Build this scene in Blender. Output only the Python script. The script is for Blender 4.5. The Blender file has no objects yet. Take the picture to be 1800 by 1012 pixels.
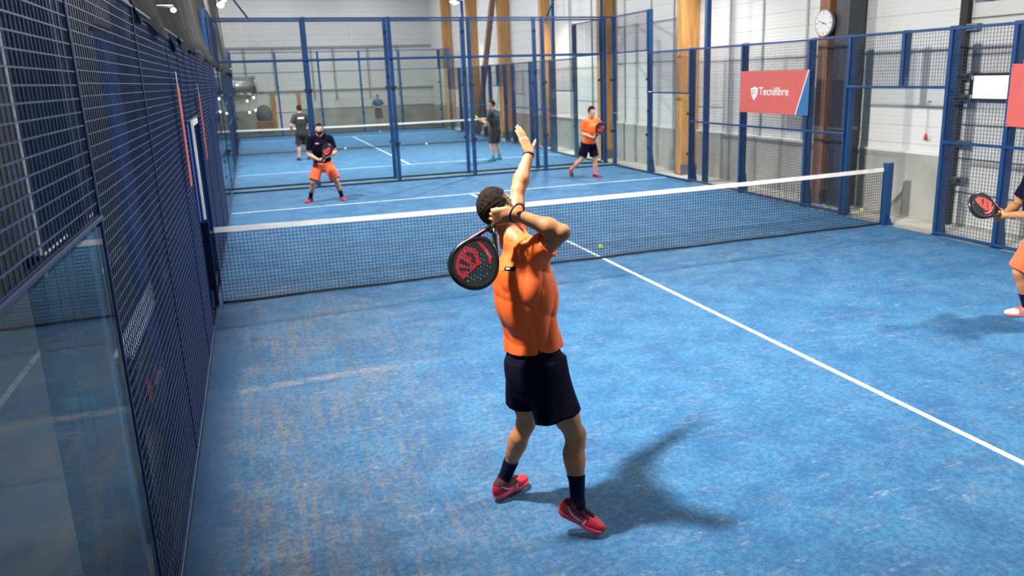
import bpy, math, random
import numpy as np
from mathutils import Vector, Matrix
from mathutils.bvhtree import BVHTree
random.seed(4); RNG = np.random.default_rng(4)
SC = bpy.context.scene
COL = SC.collection
V = lambda *a: np.array(a, dtype=float)
def nrm(v):
    v = np.asarray(v, float); return v/np.linalg.norm(v)

# ---------------------------------------------------------------- materials
def new_mat(name):
    m = bpy.data.materials.new(name); m.use_nodes = True
    nt = m.node_tree; nt.nodes.clear()
    out = nt.nodes.new('ShaderNodeOutputMaterial')
    return m, nt, out
def link(nt, a, b): nt.links.new(a, b)
def mat(name, col, rough=.6, metal=0.0, var=.08, scale=8, bump=0.0, bscale=60, spec=.5, coat=0, stretch=(1,1,1), sheen=0):
    m, nt, out = new_mat(name)
    b = nt.nodes.new('ShaderNodeBsdfPrincipled')
    b.inputs['Roughness'].default_value = rough; b.inputs['Metallic'].default_value = metal
    b.inputs['Specular IOR Level'].default_value = spec; b.inputs['Coat Weight'].default_value = coat
    b.inputs['Sheen Weight'].default_value = sheen
    tc = nt.nodes.new('ShaderNodeTexCoord'); mp = nt.nodes.new('ShaderNodeMapping')
    mp.inputs['Scale'].default_value = stretch
    link(nt, tc.outputs['Object'], mp.inputs['Vector'])
    n = nt.nodes.new('ShaderNodeTexNoise'); n.inputs['Scale'].default_value = scale; n.inputs['Detail'].default_value = 4
    link(nt, mp.outputs[0], n.inputs['Vector'])
    r = nt.nodes.new('ShaderNodeValToRGB')
    c = np.array(col[:3])
    r.color_ramp.elements[0].position = .3; r.color_ramp.elements[1].position = .7
    r.color_ramp.elements[0].color = (*(c*(1-var)), 1); r.color_ramp.elements[1].color = (*np.minimum(c*(1+var), 1), 1)
    link(nt, n.outputs['Fac'], r.inputs[0]); link(nt, r.outputs[0], b.inputs['Base Color'])
    if bump:
        n2 = nt.nodes.new('ShaderNodeTexNoise'); n2.inputs['Scale'].default_value = bscale; n2.inputs['Detail'].default_value = 3
        link(nt, mp.outputs[0], n2.inputs['Vector'])
        bp = nt.nodes.new('ShaderNodeBump'); bp.inputs['Strength'].default_value = bump; bp.inputs['Distance'].default_value = .01
        link(nt, n2.outputs['Fac'], bp.inputs['Height']); link(nt, bp.outputs[0], b.inputs['Normal'])
    link(nt, b.outputs[0], out.inputs[0])
    return m
def emis(name, col, st):
    m, nt, out = new_mat(name)
    e = nt.nodes.new('ShaderNodeEmission'); e.inputs[0].default_value = (*col, 1); e.inputs[1].default_value = st
    link(nt, e.outputs[0], out.inputs[0]); return m
def math_node(nt, op, a, b=None, c=None, clamp=False):
    n = nt.nodes.new('ShaderNodeMath'); n.operation = op; n.use_clamp = clamp
    for i, x in enumerate((a, b, c)):
        if x is None: continue
        if isinstance(x, (int, float)): n.inputs[i].default_value = x
        else: link(nt, x, n.inputs[i])
    return n.outputs[0]

def glass_mat():
    m, nt, out = new_mat('court_glass')
    g = nt.nodes.new('ShaderNodeNewGeometry')
    d = nt.nodes.new('ShaderNodeVectorMath'); d.operation = 'DOT_PRODUCT'
    link(nt, g.outputs['Normal'], d.inputs[0]); link(nt, g.outputs['Incoming'], d.inputs[1])
    a = math_node(nt, 'ABSOLUTE', d.outputs['Value'])
    k = math_node(nt, 'SUBTRACT', 1.0, a, clamp=True)
    p = math_node(nt, 'POWER', k, 5.0)
    f = math_node(nt, 'MULTIPLY_ADD', p, .42, .02, clamp=True)
    t = nt.nodes.new('ShaderNodeBsdfTransparent')
    n = nt.nodes.new('ShaderNodeTexNoise'); n.inputs['Scale'].default_value = 2
    r = nt.nodes.new('ShaderNodeValToRGB'); r.color_ramp.elements[0].color = (.962, .976, .972, 1); r.color_ramp.elements[1].color = (.97, .985, .98, 1)
    link(nt, n.outputs['Fac'], r.inputs[0]); link(nt, r.outputs[0], t.inputs[0])
    s = nt.nodes.new('ShaderNodeBsdfGlossy'); s.inputs['Roughness'].default_value = .0; s.inputs[0].default_value = (.95, 1, .98, 1)
    x = nt.nodes.new('ShaderNodeMixShader')
    link(nt, f, x.inputs[0]); link(nt, t.outputs[0], x.inputs[1]); link(nt, s.outputs[0], x.inputs[2])
    link(nt, x.outputs[0], out.inputs[0])
    return m

# ---------------------------------------------------------------- mesh builder
class MB:
    def __init__(s): s.v = []; s.f = []; s.m = []; s.n = 0
    def add(s, v, f, mi=0):
        k = s.n; s.v.extend([tuple(map(float, p)) for p in v]); s.f.extend([tuple(i+k for i in q) for q in f])
        s.m.extend([mi]*len(f)); s.n += len(v); return s
    def box(s, a, b, mi=0):
        x0, y0, z0 = a; x1, y1, z1 = b
        return s.add([(x0,y0,z0),(x1,y0,z0),(x1,y1,z0),(x0,y1,z0),(x0,y0,z1),(x1,y0,z1),(x1,y1,z1),(x0,y1,z1)],
              [(0,3,2,1),(4,5,6,7),(0,1,5,4),(1,2,6,5),(2,3,7,6),(3,0,4,7)], mi)
    def cbox(s, a, b, c=.006, mi=0):   # box with chamfered vertical and horizontal edges
        a = V(*a); b = V(*b); c = min(c, .45*min(b-a))
        cen = (a+b)/2; h = (b-a)/2; vs = []; idx = {}
        for sx in (-1,1):
            for sy in (-1,1):
                for sz in (-1,1):
                    for k in range(3):
                        o = h.copy()-c; o[k] = h[k]
                        idx[(sx,sy,sz,k)] = len(vs); vs.append(cen+o*V(sx,sy,sz))
        fs = []
        for k in range(3):
            i, j = [q for q in range(3) if q != k]
            for sk in (-1,1):
                q = []
                for (si, sj) in ((-1,-1),(1,-1),(1,1),(-1,1)):
                    t = [0,0,0]; t[k] = sk; t[i] = si; t[j] = sj; q.append(idx[(*t, k)])
                fs.append(tuple(q))
        for k in range(3):
            i, j = [q for q in range(3) if q != k]
            for si in (-1,1):
                for sj in (-1,1):
                    q = []
                    for sk, who in ((-1,i),(1,i),(1,j),(-1,j)):
                        t = [0,0,0]; t[k] = sk; t[i] = si; t[j] = sj; q.append(idx[(*t, who)])
                    fs.append(tuple(q))
        for sx in (-1,1):
            for sy in (-1,1):
                for sz in (-1,1): fs.append(tuple(idx[(sx,sy,sz,k)] for k in range(3)))
        return s.add(vs, fs, mi)
    def cone(s, p, q, r0, r1, n=12, mi=0, cap=True):
        p = V(*p); q = V(*q); a = nrm(q-p); u = nrm(np.cross(a, V(0,0,1) if abs(a[2]) < .9 else V(1,0,0))); w = np.cross(a, u)
        vs = []
        for c, r in ((p, r0), (q, r1)):
            for i in range(n):
                t = 2*math.pi*i/n; vs.append(c+r*(u*math.cos(t)+w*math.sin(t)))
        fs = [(i, (i+1) % n, n+(i+1) % n, n+i) for i in range(n)]
        if cap: fs += [tuple(range(n))[::-1], tuple(range(n, 2*n))]
        return s.add(vs, fs, mi)
    def bar(s, p, q, w, h=None, up=(0,0,1), mi=0):   # rectangular bar from p to q
        h = h or w; p = V(*p); q = V(*q); a = nrm(q-p); up = V(*up)
        if abs(a@up) > .95: up = V(0,1,0)
        u = nrm(np.cross(a, up))*w/2; v = nrm(np.cross(u, a))*h/2
        vs = [c+x*u+y*v for c in (p, q) for x, y in ((-1,-1),(1,-1),(1,1),(-1,1))]
        return s.add(vs, [(0,1,2,3),(7,6,5,4),(0,4,5,1),(1,5,6,2),(2,6,7,3),(3,7,4,0)], mi)
    def tube(s, path, r, n=8, mi=0, closed=False):
        P = [V(*p) for p in path]; m = len(P); vs = []; fs = []; u = None
        for k in range(m):
            if closed: a = nrm(P[(k+1) % m]-P[k-1])
            else: a = nrm(P[min(k+1, m-1)]-P[max(k-1, 0)])
            if u is None: u = np.cross(a, V(0,0,1) if abs(a[2]) < .9 else V(1,0,0))
            u = nrm(u-(u@a)*a); w = np.cross(a, u)
            rr = r[k] if hasattr(r, '__len__') else r
            for i in range(n):
                t = 2*math.pi*i/n; vs.append(P[k]+rr*(u*math.cos(t)+w*math.sin(t)))
        for k in range(m if closed else m-1):
            b = (k+1) % m
            for i in range(n): fs.append((k*n+i, k*n+(i+1) % n, b*n+(i+1) % n, b*n+i))
        if not closed: fs += [tuple(range(n))[::-1], tuple(range((m-1)*n, m*n))]
        return s.add(vs, fs, mi)
    def sphere(s, c, r, n=16, mi=0):
        c = V(*c); r = V(r,r,r) if not hasattr(r, '__len__') else V(*r); vs = [c+V(0,0,-1)*r]; m = n//2
        for j in range(1, m):
            ph = -math.pi/2+math.pi*j/m
            for i in range(n):
                t = 2*math.pi*i/n; vs.append(c+r*V(math.cos(ph)*math.cos(t), math.cos(ph)*math.sin(t), math.sin(ph)))
        vs.append(c+V(0,0,1)*r); fs = [(0, 1+(i+1) % n, 1+i) for i in range(n)]
        for j in range(m-2):
            for i in range(n):
                a = 1+j*n; fs.append((a+i, a+(i+1) % n, a+n+(i+1) % n, a+n+i))
        a = 1+(m-2)*n; fs += [(a+i, a+(i+1) % n, len(vs)-1) for i in range(n)]
        return s.add(vs, fs, mi)
    def prism(s, pts, z0, z1, mi=0, M=None):  # convex or simple polygon in xy, extruded in z; optional matrix
        n = len(pts); vs = [V(x, y, z0) for x, y in pts]+[V(x, y, z1) for x, y in pts]
        if M is not None: vs = [M[:3,:3]@v+M[:3,3] for v in vs]
        fs = [tuple(range(n))[::-1], tuple(range(n, 2*n))]+[(i, (i+1) % n, n+(i+1) % n, n+i) for i in range(n)]
        return s.add(vs, fs, mi)
    def build(s, name, mats, parent=None, smooth=False, loc=None):
        me = bpy.data.meshes.new(name); me.from_pydata(s.v, [], s.f); me.update()
        mats = mats if isinstance(mats, (list, tuple)) else [mats]
        for m in mats: me.materials.append(m)
        if len(mats) > 1: me.polygons.foreach_set('material_index', s.m)
        if smooth: me.polygons.foreach_set('use_smooth', [True]*len(me.polygons))
        o = bpy.data.objects.new(name, me); COL.objects.link(o)
        if parent: o.parent = parent
        if loc is not None: o.location = loc
        return o
def wparent(o, parent):     # parent an object whose vertices are in world coordinates
    o.parent = parent
    if parent.type == "EMPTY": o.matrix_parent_inverse = parent.matrix_basis.inverted()
    return o
def tag(o, label=None, cat=None, group=None, kind=None):
    if label: o['label'] = label
    if cat: o['category'] = cat
    if group: o['group'] = group
    if kind: o['kind'] = kind
    return o
def thing(name, label, cat, loc=(0,0,0), rz=0, group=None):
    o = bpy.data.objects.new(name, None); COL.objects.link(o); o.empty_display_size = .1
    o.location = loc; o.rotation_euler = (0,0,rz); return tag(o, label, cat, group)
def copy_tree(o, parent=None):
    c = o.copy(); COL.objects.link(c)
    if parent is not None: c.parent = parent
    for ch in list(o.children): copy_tree(ch, c)
    return c
def struct(o): o['kind'] = 'structure'; return o
def eval_mesh(ob):
    bpy.context.view_layer.update()
    dg = bpy.context.evaluated_depsgraph_get()
    me = bpy.data.meshes.new_from_object(ob.evaluated_get(dg), depsgraph=dg)
    bpy.data.objects.remove(ob); return me
def text_mesh(body, size=1, extrude=0, align='LEFT', shear=0, bold=0):
    cu = bpy.data.curves.new('lettering', 'FONT'); cu.body = body; cu.size = size; cu.extrude = extrude; cu.align_x = align; cu.shear = shear; cu.offset = bold
    cu.resolution_u = 3
    ob = bpy.data.objects.new('lettering', cu); COL.objects.link(ob); return eval_mesh(ob)
def fill_mesh(polys, extrude, bevel=0):    # 2D outline with holes, extruded, centred on z=0
    cu = bpy.data.curves.new('outline', 'CURVE'); cu.dimensions = '2D'; cu.fill_mode = 'BOTH'; cu.extrude = extrude; cu.bevel_depth = bevel; cu.bevel_resolution = 2
    for p in polys:
        sp = cu.splines.new('POLY'); sp.points.add(len(p)-1)
        for i, (x, y) in enumerate(p): sp.points[i].co = (x, y, 0, 1)
        sp.use_cyclic_u = True
    ob = bpy.data.objects.new('outline', cu); COL.objects.link(ob); return eval_mesh(ob)
def mesh_obj(name, me, material, parent=None, M=None):
    me.materials.clear(); me.materials.append(material)
    if M is not None: me.transform(M)
    o = bpy.data.objects.new(name, me); COL.objects.link(o)
    if parent: o.parent = parent
    return o

# ---------------------------------------------------------------- signed distance modelling (surface nets)
def smin(a, b, k):
    h = np.clip(.5+.5*(b-a)/k, 0, 1); return b*(1-h)+a*h-k*h*(1-h)
def rcone(p, a, b, ra, rb):
    a = np.asarray(a, float); ab = np.asarray(b, float)-a; q = p-a
    t = np.clip(q@ab/(ab@ab), 0, 1); return np.linalg.norm(q-t[:,None]*ab, axis=1)-(ra+(rb-ra)*t)
def ell(p, c, R, r):
    q = (p-c)@np.asarray(R).T; r = np.asarray(r, float)
    k0 = np.linalg.norm(q/r, axis=1); k1 = np.linalg.norm(q/(r*r), axis=1)+1e-9
    return np.where(k0 < .02, -min(r), k0*(k0-1)/k1)
def efrus(p, a, b, S, ra, rb, cut=(True, True)):   # elliptical frustum: ra=(side,fwd) at a
    a = np.asarray(a, float); ab = np.asarray(b, float)-a; L = np.linalg.norm(ab); ax = ab/L
    S = nrm(S-(S@ax)*ax); F = np.cross(ax, S); q = p-a; h = q@ax; t = np.clip(h/L, -.2, 1.2)
    ru = ra[0]+(rb[0]-ra[0])*t; rv = ra[1]+(rb[1]-ra[1])*t
    d = (np.sqrt((q@S/ru)**2+(q@F/rv)**2)-1)*np.minimum(ru, rv)
    if cut[0]: d = np.maximum(d, -h)
    if cut[1]: d = np.maximum(d, h-L)
    return d
def rbox(p, c, R, h, r):
    q = np.abs((p-c)@np.asarray(R).T)-(np.asarray(h, float)-r)
    return np.linalg.norm(np.maximum(q, 0), axis=1)+np.minimum(q.max(axis=1), 0)-r
def near(fn, c, r):      # skip a detail where the points are far from its sphere
    c = np.asarray(c, float)
    def g(p, *a):
        lo_, hi_ = p.min(0), p.max(0); d = np.linalg.norm(np.maximum(np.maximum(lo_-c, c-hi_), 0))-r
        return np.full(len(p), max(d, .07)) if d > .07 and len(p) < 40000 else fn(p, *a)
    return g
def nets(fn, lo, hi, h, slack=1.35):
    lo = np.asarray(lo, float); B = 10
    nb = np.maximum(np.ceil((np.asarray(hi)-lo)/(h*B)).astype(int), 1); N = nb*B+1
    G = np.full(tuple(N), 1.0, np.float32)
    bi = np.stack(np.meshgrid(*[np.arange(n) for n in nb], indexing='ij'), -1).reshape(-1, 3)
    cen = lo+(bi+.5)*B*h; d = fn(cen); hd = B*h*.5*math.sqrt(3)*slack
    act = bi[np.abs(d) < hd+.004]; ins = bi[d <= -(hd+.004)]
    for i, j, k in ins: G[i*B:i*B+B+1, j*B:j*B+B+1, k*B:k*B+B+1] = -1
    off = np.stack(np.meshgrid(*[np.arange(B+1)]*3, indexing='ij'), -1).reshape(-1, 3)
    act = act[np.lexsort((act[:,0]//3, act[:,1]//3, act[:,2]//2))]
    for s in range(0, len(act), 14):
        a = act[s:s+14]; ids = (a[:,None,:]*B+off[None]).reshape(-1, 3)
        G[ids[:,0], ids[:,1], ids[:,2]] = fn(lo+ids*h)
    sg = G < 0
    c = sg[:-1,:-1,:-1].astype(np.int8)
    for dx in (0,1):
        for dy in (0,1):
            for dz in (0,1):
                if dx+dy+dz: c = c+sg[dx:N[0]-1+dx, dy:N[1]-1+dy, dz:N[2]-1+dz]
    cells = np.argwhere((c > 0) & (c < 8))
    idm = np.full(c.shape, -1, np.int32); idm[tuple(cells.T)] = np.arange(len(cells))
    cs = [(x, y, z) for x in (0,1) for y in (0,1) for z in (0,1)]
    val = {q: G[cells[:,0]+q[0], cells[:,1]+q[1], cells[:,2]+q[2]] for q in cs}
    acc = np.zeros((len(cells), 3)); cnt = np.zeros(len(cells))
    for q in cs:
        for ax in range(3):
            if q[ax]: continue
            w = list(q); w[ax] = 1; w = tuple(w); a, b = val[q], val[w]; m = (a < 0) != (b < 0)
            t = a[m]/(a[m]-b[m]); e = np.tile(np.array(q, float), (m.sum(), 1)); e[:,ax] += t
            acc[m] += e; cnt[m] += 1
    vs = lo+(cells+acc/cnt[:,None])*h
    fs = []
    for ax in range(3):
        o = [q for q in range(3) if q != ax]
        sl0 = [slice(None)]*3; sl1 = [slice(None)]*3; sl0[ax] = slice(0, -1); sl1[ax] = slice(1, None)
        ch = sg[tuple(sl0)] != sg[tuple(sl1)]; e = np.argwhere(ch)
        e = e[(e[:,o[0]] > 0) & (e[:,o[1]] > 0) & (e[:,o[0]] < N[o[0]]-1) & (e[:,o[1]] < N[o[1]]-1)]
        ids = []
        for (da, db) in ((-1,-1),(0,-1),(0,0),(-1,0)):
            q = e.copy(); q[:,o[0]] += da; q[:,o[1]] += db; ids.append(idm[tuple(q.T)])
        f = np.stack(ids, 1); inside = sg[tuple(e.T)]
        flip = inside if ax != 1 else ~inside
        f = np.where(flip[:,None], f, f[:,::-1]); fs.append(f[(f >= 0).all(1)])
    return vs, np.concatenate(fs)
def sdf_obj(name, fn, lo, hi, h, material, parent, smooth=1):
    vs, fs = nets(fn, lo, hi, h)
    me = bpy.data.meshes.new(name); me.vertices.add(len(vs)); me.vertices.foreach_set('co', vs.astype(np.float32).ravel())
    me.loops.add(len(fs)*4); me.loops.foreach_set('vertex_index', fs.astype(np.int32).ravel())
    me.polygons.add(len(fs)); me.polygons.foreach_set('loop_start', np.arange(0, len(fs)*4, 4, dtype=np.int32))
    me.update(calc_edges=True); me.validate()
    me.polygons.foreach_set('use_smooth', [True]*len(me.polygons)); me.materials.append(material)
    o = bpy.data.objects.new(name, me); COL.objects.link(o); wparent(o, parent); return o
# ---------------------------------------------------------------- palette
BLUE = mat('blue_coated_steel', (.010, .058, .185), .38, .25, .12, 5, coat=.15)
DBLUE = mat('dark_blue_coated_steel', (.012, .035, .12), .4, .3, .15, 6)
WIRE = mat('blue_grey_mesh_wire', (.065, .105, .23), .4, .35, .12, 12)
WIRE_R = mat('dark_mesh_wire', (.02, .035, .075), .5, .1, .12, 12)
NETC = mat('black_net_cord', (.006, .016, .03), .8, 0, .2, 20)
TAPE = mat('white_net_tape', (.82, .80, .77), .75, 0, .10, 6, bump=.2, bscale=30)
STEEL = mat('steel_fitting', (.22, .23, .25), .35, .8, .1, 20)
BLACK = mat('black_rubber', (.012, .012, .014), .6, 0, .2, 20)
GLASS = glass_mat()
CONC = mat('grey_concrete_panel', (.36, .36, .33), .85, 0, .14, 1.6, bump=.15, bscale=20)
GAPF = mat('worn_green_blue_matting', (.07, .15, .17), .8, 0, .25, 3)
CONCF = mat('pale_concrete_strip', (.46, .45, .41), .8, 0, .22, 3, bump=.2, bscale=30)
SIDEFLOOR = mat('grey_hall_floor', (.10, .10, .095), .6, 0, .2, 1.5, bump=.1, bscale=30)
WOOD = mat('glued_timber', (.50, .25, .075), .55, 0, .25, 6, stretch=(3, 3, .25))
WOOD2 = mat('brown_timber', (.26, .12, .06), .6, 0, .25, 6, stretch=(3, 3, .25))
CHAR = mat('charcoal_steel_column', (.055, .06, .07), .5, .2, .15, 4)
NAVYP = mat('navy_partition', (.004, .009, .035), .9, 0, .2, 2, spec=.1)
BLUEP = mat('blue_partition', (.018, .11, .40), .8, 0, .25, 1.2)
CURT = mat('dark_olive_netting', (.008, .0085, .006), .8, 0, .35, 25, bump=.6, bscale=80, stretch=(1, 1, 6))
REDB = mat('coral_red_banner', (.60, .105, .09), .55, 0, .05, 3)
BLUB = mat('blue_banner_corner', (.02, .14, .33), .55, 0, .05, 3)
WHT = mat('white_print', (.80, .80, .80), .6, 0, .04, 4)
CLOCKF = mat('clock_face', (.72, .72, .70), .4, 0, .03, 4)
GREYM = mat('grey_clock_rim', (.25, .25, .25), .4, .3, .05, 8)
SKIN = mat('tanned_skin', (.40, .185, .085), .5, 0, .14, 14, bump=.15, bscale=120, spec=.35)
SKIN2 = mat('fair_skin', (.58, .30, .19), .5, 0, .10, 14, spec=.35)
ORANGE = mat('orange_jersey', (.90, .135, .018), .6, 0, .06, 9, bump=.08, bscale=400)
ORANGE2 = mat('coral_orange_shorts', (.88, .12, .03), .65, 0, .06, 9, sheen=.2)
NAVY = mat('navy_cloth', (.003, .003, .015), .9, 0, .15, 9, bump=.06, bscale=300, spec=.12)
NAVYS = mat('navy_sock', (.004, .005, .028), .9, 0, .15, 30, bump=.3, bscale=250, spec=.15)
BLK = mat('black_cloth', (.018, .018, .02), .8, 0, .2, 9)
BLUC = mat('blue_cloth', (.03, .11, .26), .8, 0, .2, 9)
GRYC = mat('grey_cloth', (.12, .12, .13), .8, 0, .2, 9)
HAIR = mat('dark_brown_hair', (.014, .008, .005), .8, 0, .5, 60, bump=1.0, bscale=160, stretch=(1, 1, .4), spec=.2)
HAIR2 = mat('brown_hair', (.05, .028, .016), .6, 0, .4, 60, bump=1.0, bscale=160)
SHOER = mat('crimson_shoe', (.48, .012, .035), .55, 0, .2, 40, bump=.3, bscale=200)
SOLER = mat('pink_red_sole', (.72, .05, .10), .5, 0, .08, 20)
SHOED = mat('maroon_knit', (.07, .008, .018), .8, 0, .3, 60, bump=.4, bscale=300)
SHOEK = mat('black_shoe', (.02, .02, .025), .6, 0, .2, 30)
SHOEW = mat('white_shoe', (.72, .70, .68), .5, 0, .08, 30)
SHOEC = mat('coral_trim', (.80, .16, .12), .5, 0, .08, 30)
TEAL = mat('teal_shoe', (.02, .16, .20), .6, 0, .2, 30)
SILV = mat('silver_print', (.55, .55, .55), .35, .2, .05, 10)
EYEW = mat('eye_white', (.75, .72, .70), .3, 0, .02, 10)
EYED = mat('eye_iris', (.03, .015, .01), .2, 0, .05, 10)
LIP = mat('lips', (.42, .13, .10), .5, 0, .08, 20)
CARBON = mat('black_racket_frame', (.012, .012, .014), .28, .1, .2, 30, coat=.5)
RFACE = mat('dark_racket_face', (.022, .024, .026), .45, 0, .3, 50)
RRED = mat('red_racket_print', (.50, .022, .035), .4, 0, .12, 30)
RCORAL = mat('coral_racket_print', (.78, .10, .09), .4, 0, .1, 30)
RPINK = mat('pink_racket_stripe', (.75, .16, .22), .35, 0, .1, 30)
RYEL = mat('yellow_racket', (.55, .60, .12), .45, 0, .1, 30)
GRIP = mat('black_grip_tape', (.015, .015, .016), .8, 0, .2, 60, bump=.6, bscale=100)
BALL = mat('yellow_green_felt', (.55, .80, .06), .9, 0, .12, 60, bump=.4, bscale=300)
BALLW = mat('pale_worn_felt', (.72, .78, .62), .9, 0, .12, 60)
BALLO = mat('dull_orange_felt', (.70, .42, .28), .9, 0, .12, 60)
DUCTM = mat('galvanised_duct', (.42, .43, .44), .32, .8, .12, 3)
WDOOR = mat('white_door_leaf', (.74, .74, .72), .5, 0, .04, 2)
LAMPG = emis('lamp_glow', (1, .97, .90), 28)
LAMPD = mat('lamp_housing', (.30, .30, .31), .4, .5, .1, 10)
SCREENG = emis('bright_daylight_pane', (1, 1, 1), 4.0)
PULL = mat('red_pull_grip', (.60, .03, .03), .5, 0, .1, 20)
BULBG = emis('bulb_glow', (1, .95, .78), 9)

def siding(name, col, pitch=.30, axis='Z'):
    m, nt, out = new_mat(name)
    b = nt.nodes.new('ShaderNodeBsdfPrincipled'); b.inputs['Roughness'].default_value = .55
    tc = nt.nodes.new('ShaderNodeTexCoord'); sx = nt.nodes.new('ShaderNodeSeparateXYZ'); link(nt, tc.outputs['Object'], sx.inputs[0])
    z = sx.outputs[axis]
    f = math_node(nt, 'FRACT', math_node(nt, 'DIVIDE', z, pitch))
    g = math_node(nt, 'LESS_THAN', f, .05)
    w = math_node(nt, 'SINE', math_node(nt, 'MULTIPLY', z, 2*math.pi/pitch*4))
    hgt = math_node(nt, 'SUBTRACT', math_node(nt, 'MULTIPLY', w, .12), g)
    bp = nt.nodes.new('ShaderNodeBump'); bp.inputs['Strength'].default_value = .55; bp.inputs['Distance'].default_value = .012
    link(nt, hgt, bp.inputs['Height']); link(nt, bp.outputs[0], b.inputs['Normal'])
    n = nt.nodes.new('ShaderNodeTexNoise'); n.inputs['Scale'].default_value = .9; n.inputs['Detail'].default_value = 5
    link(nt, tc.outputs['Object'], n.inputs['Vector'])
    r = nt.nodes.new('ShaderNodeValToRGB'); c = np.array(col)
    r.color_ramp.elements[0].color = (*(c*.88), 1); r.color_ramp.elements[1].color = (*c, 1)
    link(nt, n.outputs['Fac'], r.inputs[0])
    mx = nt.nodes.new('ShaderNodeMix'); mx.data_type = 'RGBA'
    link(nt, math_node(nt, 'MULTIPLY', g, .35), mx.inputs[0]); link(nt, r.outputs[0], mx.inputs[6]); mx.inputs[7].default_value = (*(c*.35), 1)
    link(nt, mx.outputs[2], b.inputs['Base Color']); link(nt, b.outputs[0], out.inputs[0]); return m
WALLW = siding('white_wall_cladding', (.72, .72, .70))
DOORS = siding('sectional_door_skin', (.60, .60, .58), .52)

def turf():
    m, nt, out = new_mat('sandy_blue_turf')
    b = nt.nodes.new('ShaderNodeBsdfPrincipled'); b.inputs['Roughness'].default_value = .75; b.inputs['Specular IOR Level'].default_value = .25
    tc = nt.nodes.new('ShaderNodeTexCoord')
    def noise(sc, det=4, scale=(1,1,1), rough=.55, loc=(0,0,0), dist=0):
        mp = nt.nodes.new('ShaderNodeMapping'); mp.inputs['Scale'].default_value = scale; mp.inputs['Location'].default_value = loc
        link(nt, tc.outputs['Object'], mp.inputs[0])
        n = nt.nodes.new('ShaderNodeTexNoise'); n.inputs['Scale'].default_value = sc; n.inputs['Detail'].default_value = det; n.inputs['Roughness'].default_value = rough
        n.inputs['Distortion'].default_value = dist
        link(nt, mp.outputs[0], n.inputs['Vector']); return n.outputs['Fac']
    def ramp(x, a, b_, ca=0, cb=1):
        n = nt.nodes.new('ShaderNodeMapRange'); n.interpolation_type = 'SMOOTHSTEP'
        n.inputs[1].default_value = a; n.inputs[2].default_value = b_; n.inputs[3].default_value = ca; n.inputs[4].default_value = cb
        link(nt, x, n.inputs[0]); return n.outputs[0]
    def mixc(f, a, c):
        n = nt.nodes.new('ShaderNodeMix'); n.data_type = 'RGBA'
        link(nt, f, n.inputs[0])
        for i, q in ((6, a), (7, c)):
            if isinstance(q, tuple): n.inputs[i].default_value = (*q, 1)
            else: link(nt, q, n.inputs[i])
        return n.outputs[2]
    sx = nt.nodes.new('ShaderNodeSeparateXYZ'); link(nt, tc.outputs['Object'], sx.inputs[0]); X, Y = sx.outputs[0], sx.outputs[1]
    M = lambda op, a, c=None, cl=False: math_node(nt, op, a, c, clamp=cl)
    base = mixc(ramp(noise(2.2, 8, dist=.3, rough=.75), .36, .64), (.020, .112, .260), (.044, .185, .355))
    grain = noise(38, 4, rough=.8); mott = noise(7, 5, rough=.7)
    base = mixc(M('MULTIPLY', ramp(mott, .5, .75), .45), base, (.065, .225, .40))
    # where sand gathers: along the left fence of the near half, a drift before the net, the court edges
    wall = M('MULTIPLY', ramp(X, -2.2, -4.3), ramp(Y, 1.2, -1.2))
    drift = M('MULTIPLY', ramp(Y, -2.4, -.7), ramp(Y, .9, -.3))
    edge = M('ADD', ramp(X, 4.4, 5.0), ramp(X, -4.5, -5.0))
    soft = ramp(noise(.9, 6, (1.5, 1, 1), .65, (2, 9, 0)), .32, .62)
    sy = ramp(noise(1, 6, (20, 1.5, 1), .75, dist=.3), .38, .64)
    grit = ramp(noise(30, 5, rough=.85), .30, .62, .35, 1)
    film = M('MULTIPLY', M('MULTIPLY', M('ADD', M('MULTIPLY', soft, .8), .38), M('ADD', M('MULTIPLY', sy, .95), .15)), grit, True)
    col = mixc(M('MULTIPLY', M('MULTIPLY', film, wall), .95, True), base, (.185, .180, .172))
    film2 = M('MULTIPLY', M('MULTIPLY', soft, ramp(noise(3.5, 7, (1, 1.8, 1), .82, (5, 5, 0)), .46, .64)), grit)
    col = mixc(M('MULTIPLY', film2, M('ADD', M('ADD', .26, M('MULTIPLY', drift, .30)), M('MULTIPLY', edge, .35)), True), col, (.34, .34, .37))
    # small pale scuffs
    fl = M('MULTIPLY', ramp(noise(1, 4, (5, 12, 1), .8, (2, 5, 0)), .57, .68), ramp(noise(1.1, 4, loc=(7, 7, 0), rough=.7), .40, .66, .12, 1))
    col = mixc(M('MULTIPLY', M('MULTIPLY', fl, grit), .60), col, (.46, .47, .50))
    fy = M('MULTIPLY', ramp(noise(1, 5, (30, 1.8, 1), .7, (3, 1, 0)), .60, .74), wall)
    col = mixc(M('MULTIPLY', M('MULTIPLY', fy, grit), .45), col, (.36, .36, .36))
    # a pale dragged line of sand on the left, a few metres before the net
    dl = M('ABSOLUTE', M('ADD', M('SUBTRACT', Y, M('MULTIPLY', M('ADD', X, 5.0), .02)), 2.92))
    dl = M('MULTIPLY', M('MULTIPLY', ramp(dl, .10, .0), ramp(X, -2.2, -4.2)), ramp(noise(3, 5, rough=.7), .35, .6, .1, 1))
    col = mixc(M('MULTIPLY', dl, .55), col, (.42, .36, .30))
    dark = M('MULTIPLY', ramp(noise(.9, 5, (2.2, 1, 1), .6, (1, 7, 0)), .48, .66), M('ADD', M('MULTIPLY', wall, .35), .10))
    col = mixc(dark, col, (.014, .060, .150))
    dark_band = M('MULTIPLY', ramp(X, -4.62, -4.90), ramp(Y, 1, -1)); col = mixc(M('MULTIPLY', dark_band, .75), col, (.010, .045, .115))  # darker band along the left edge of the near half
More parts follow.
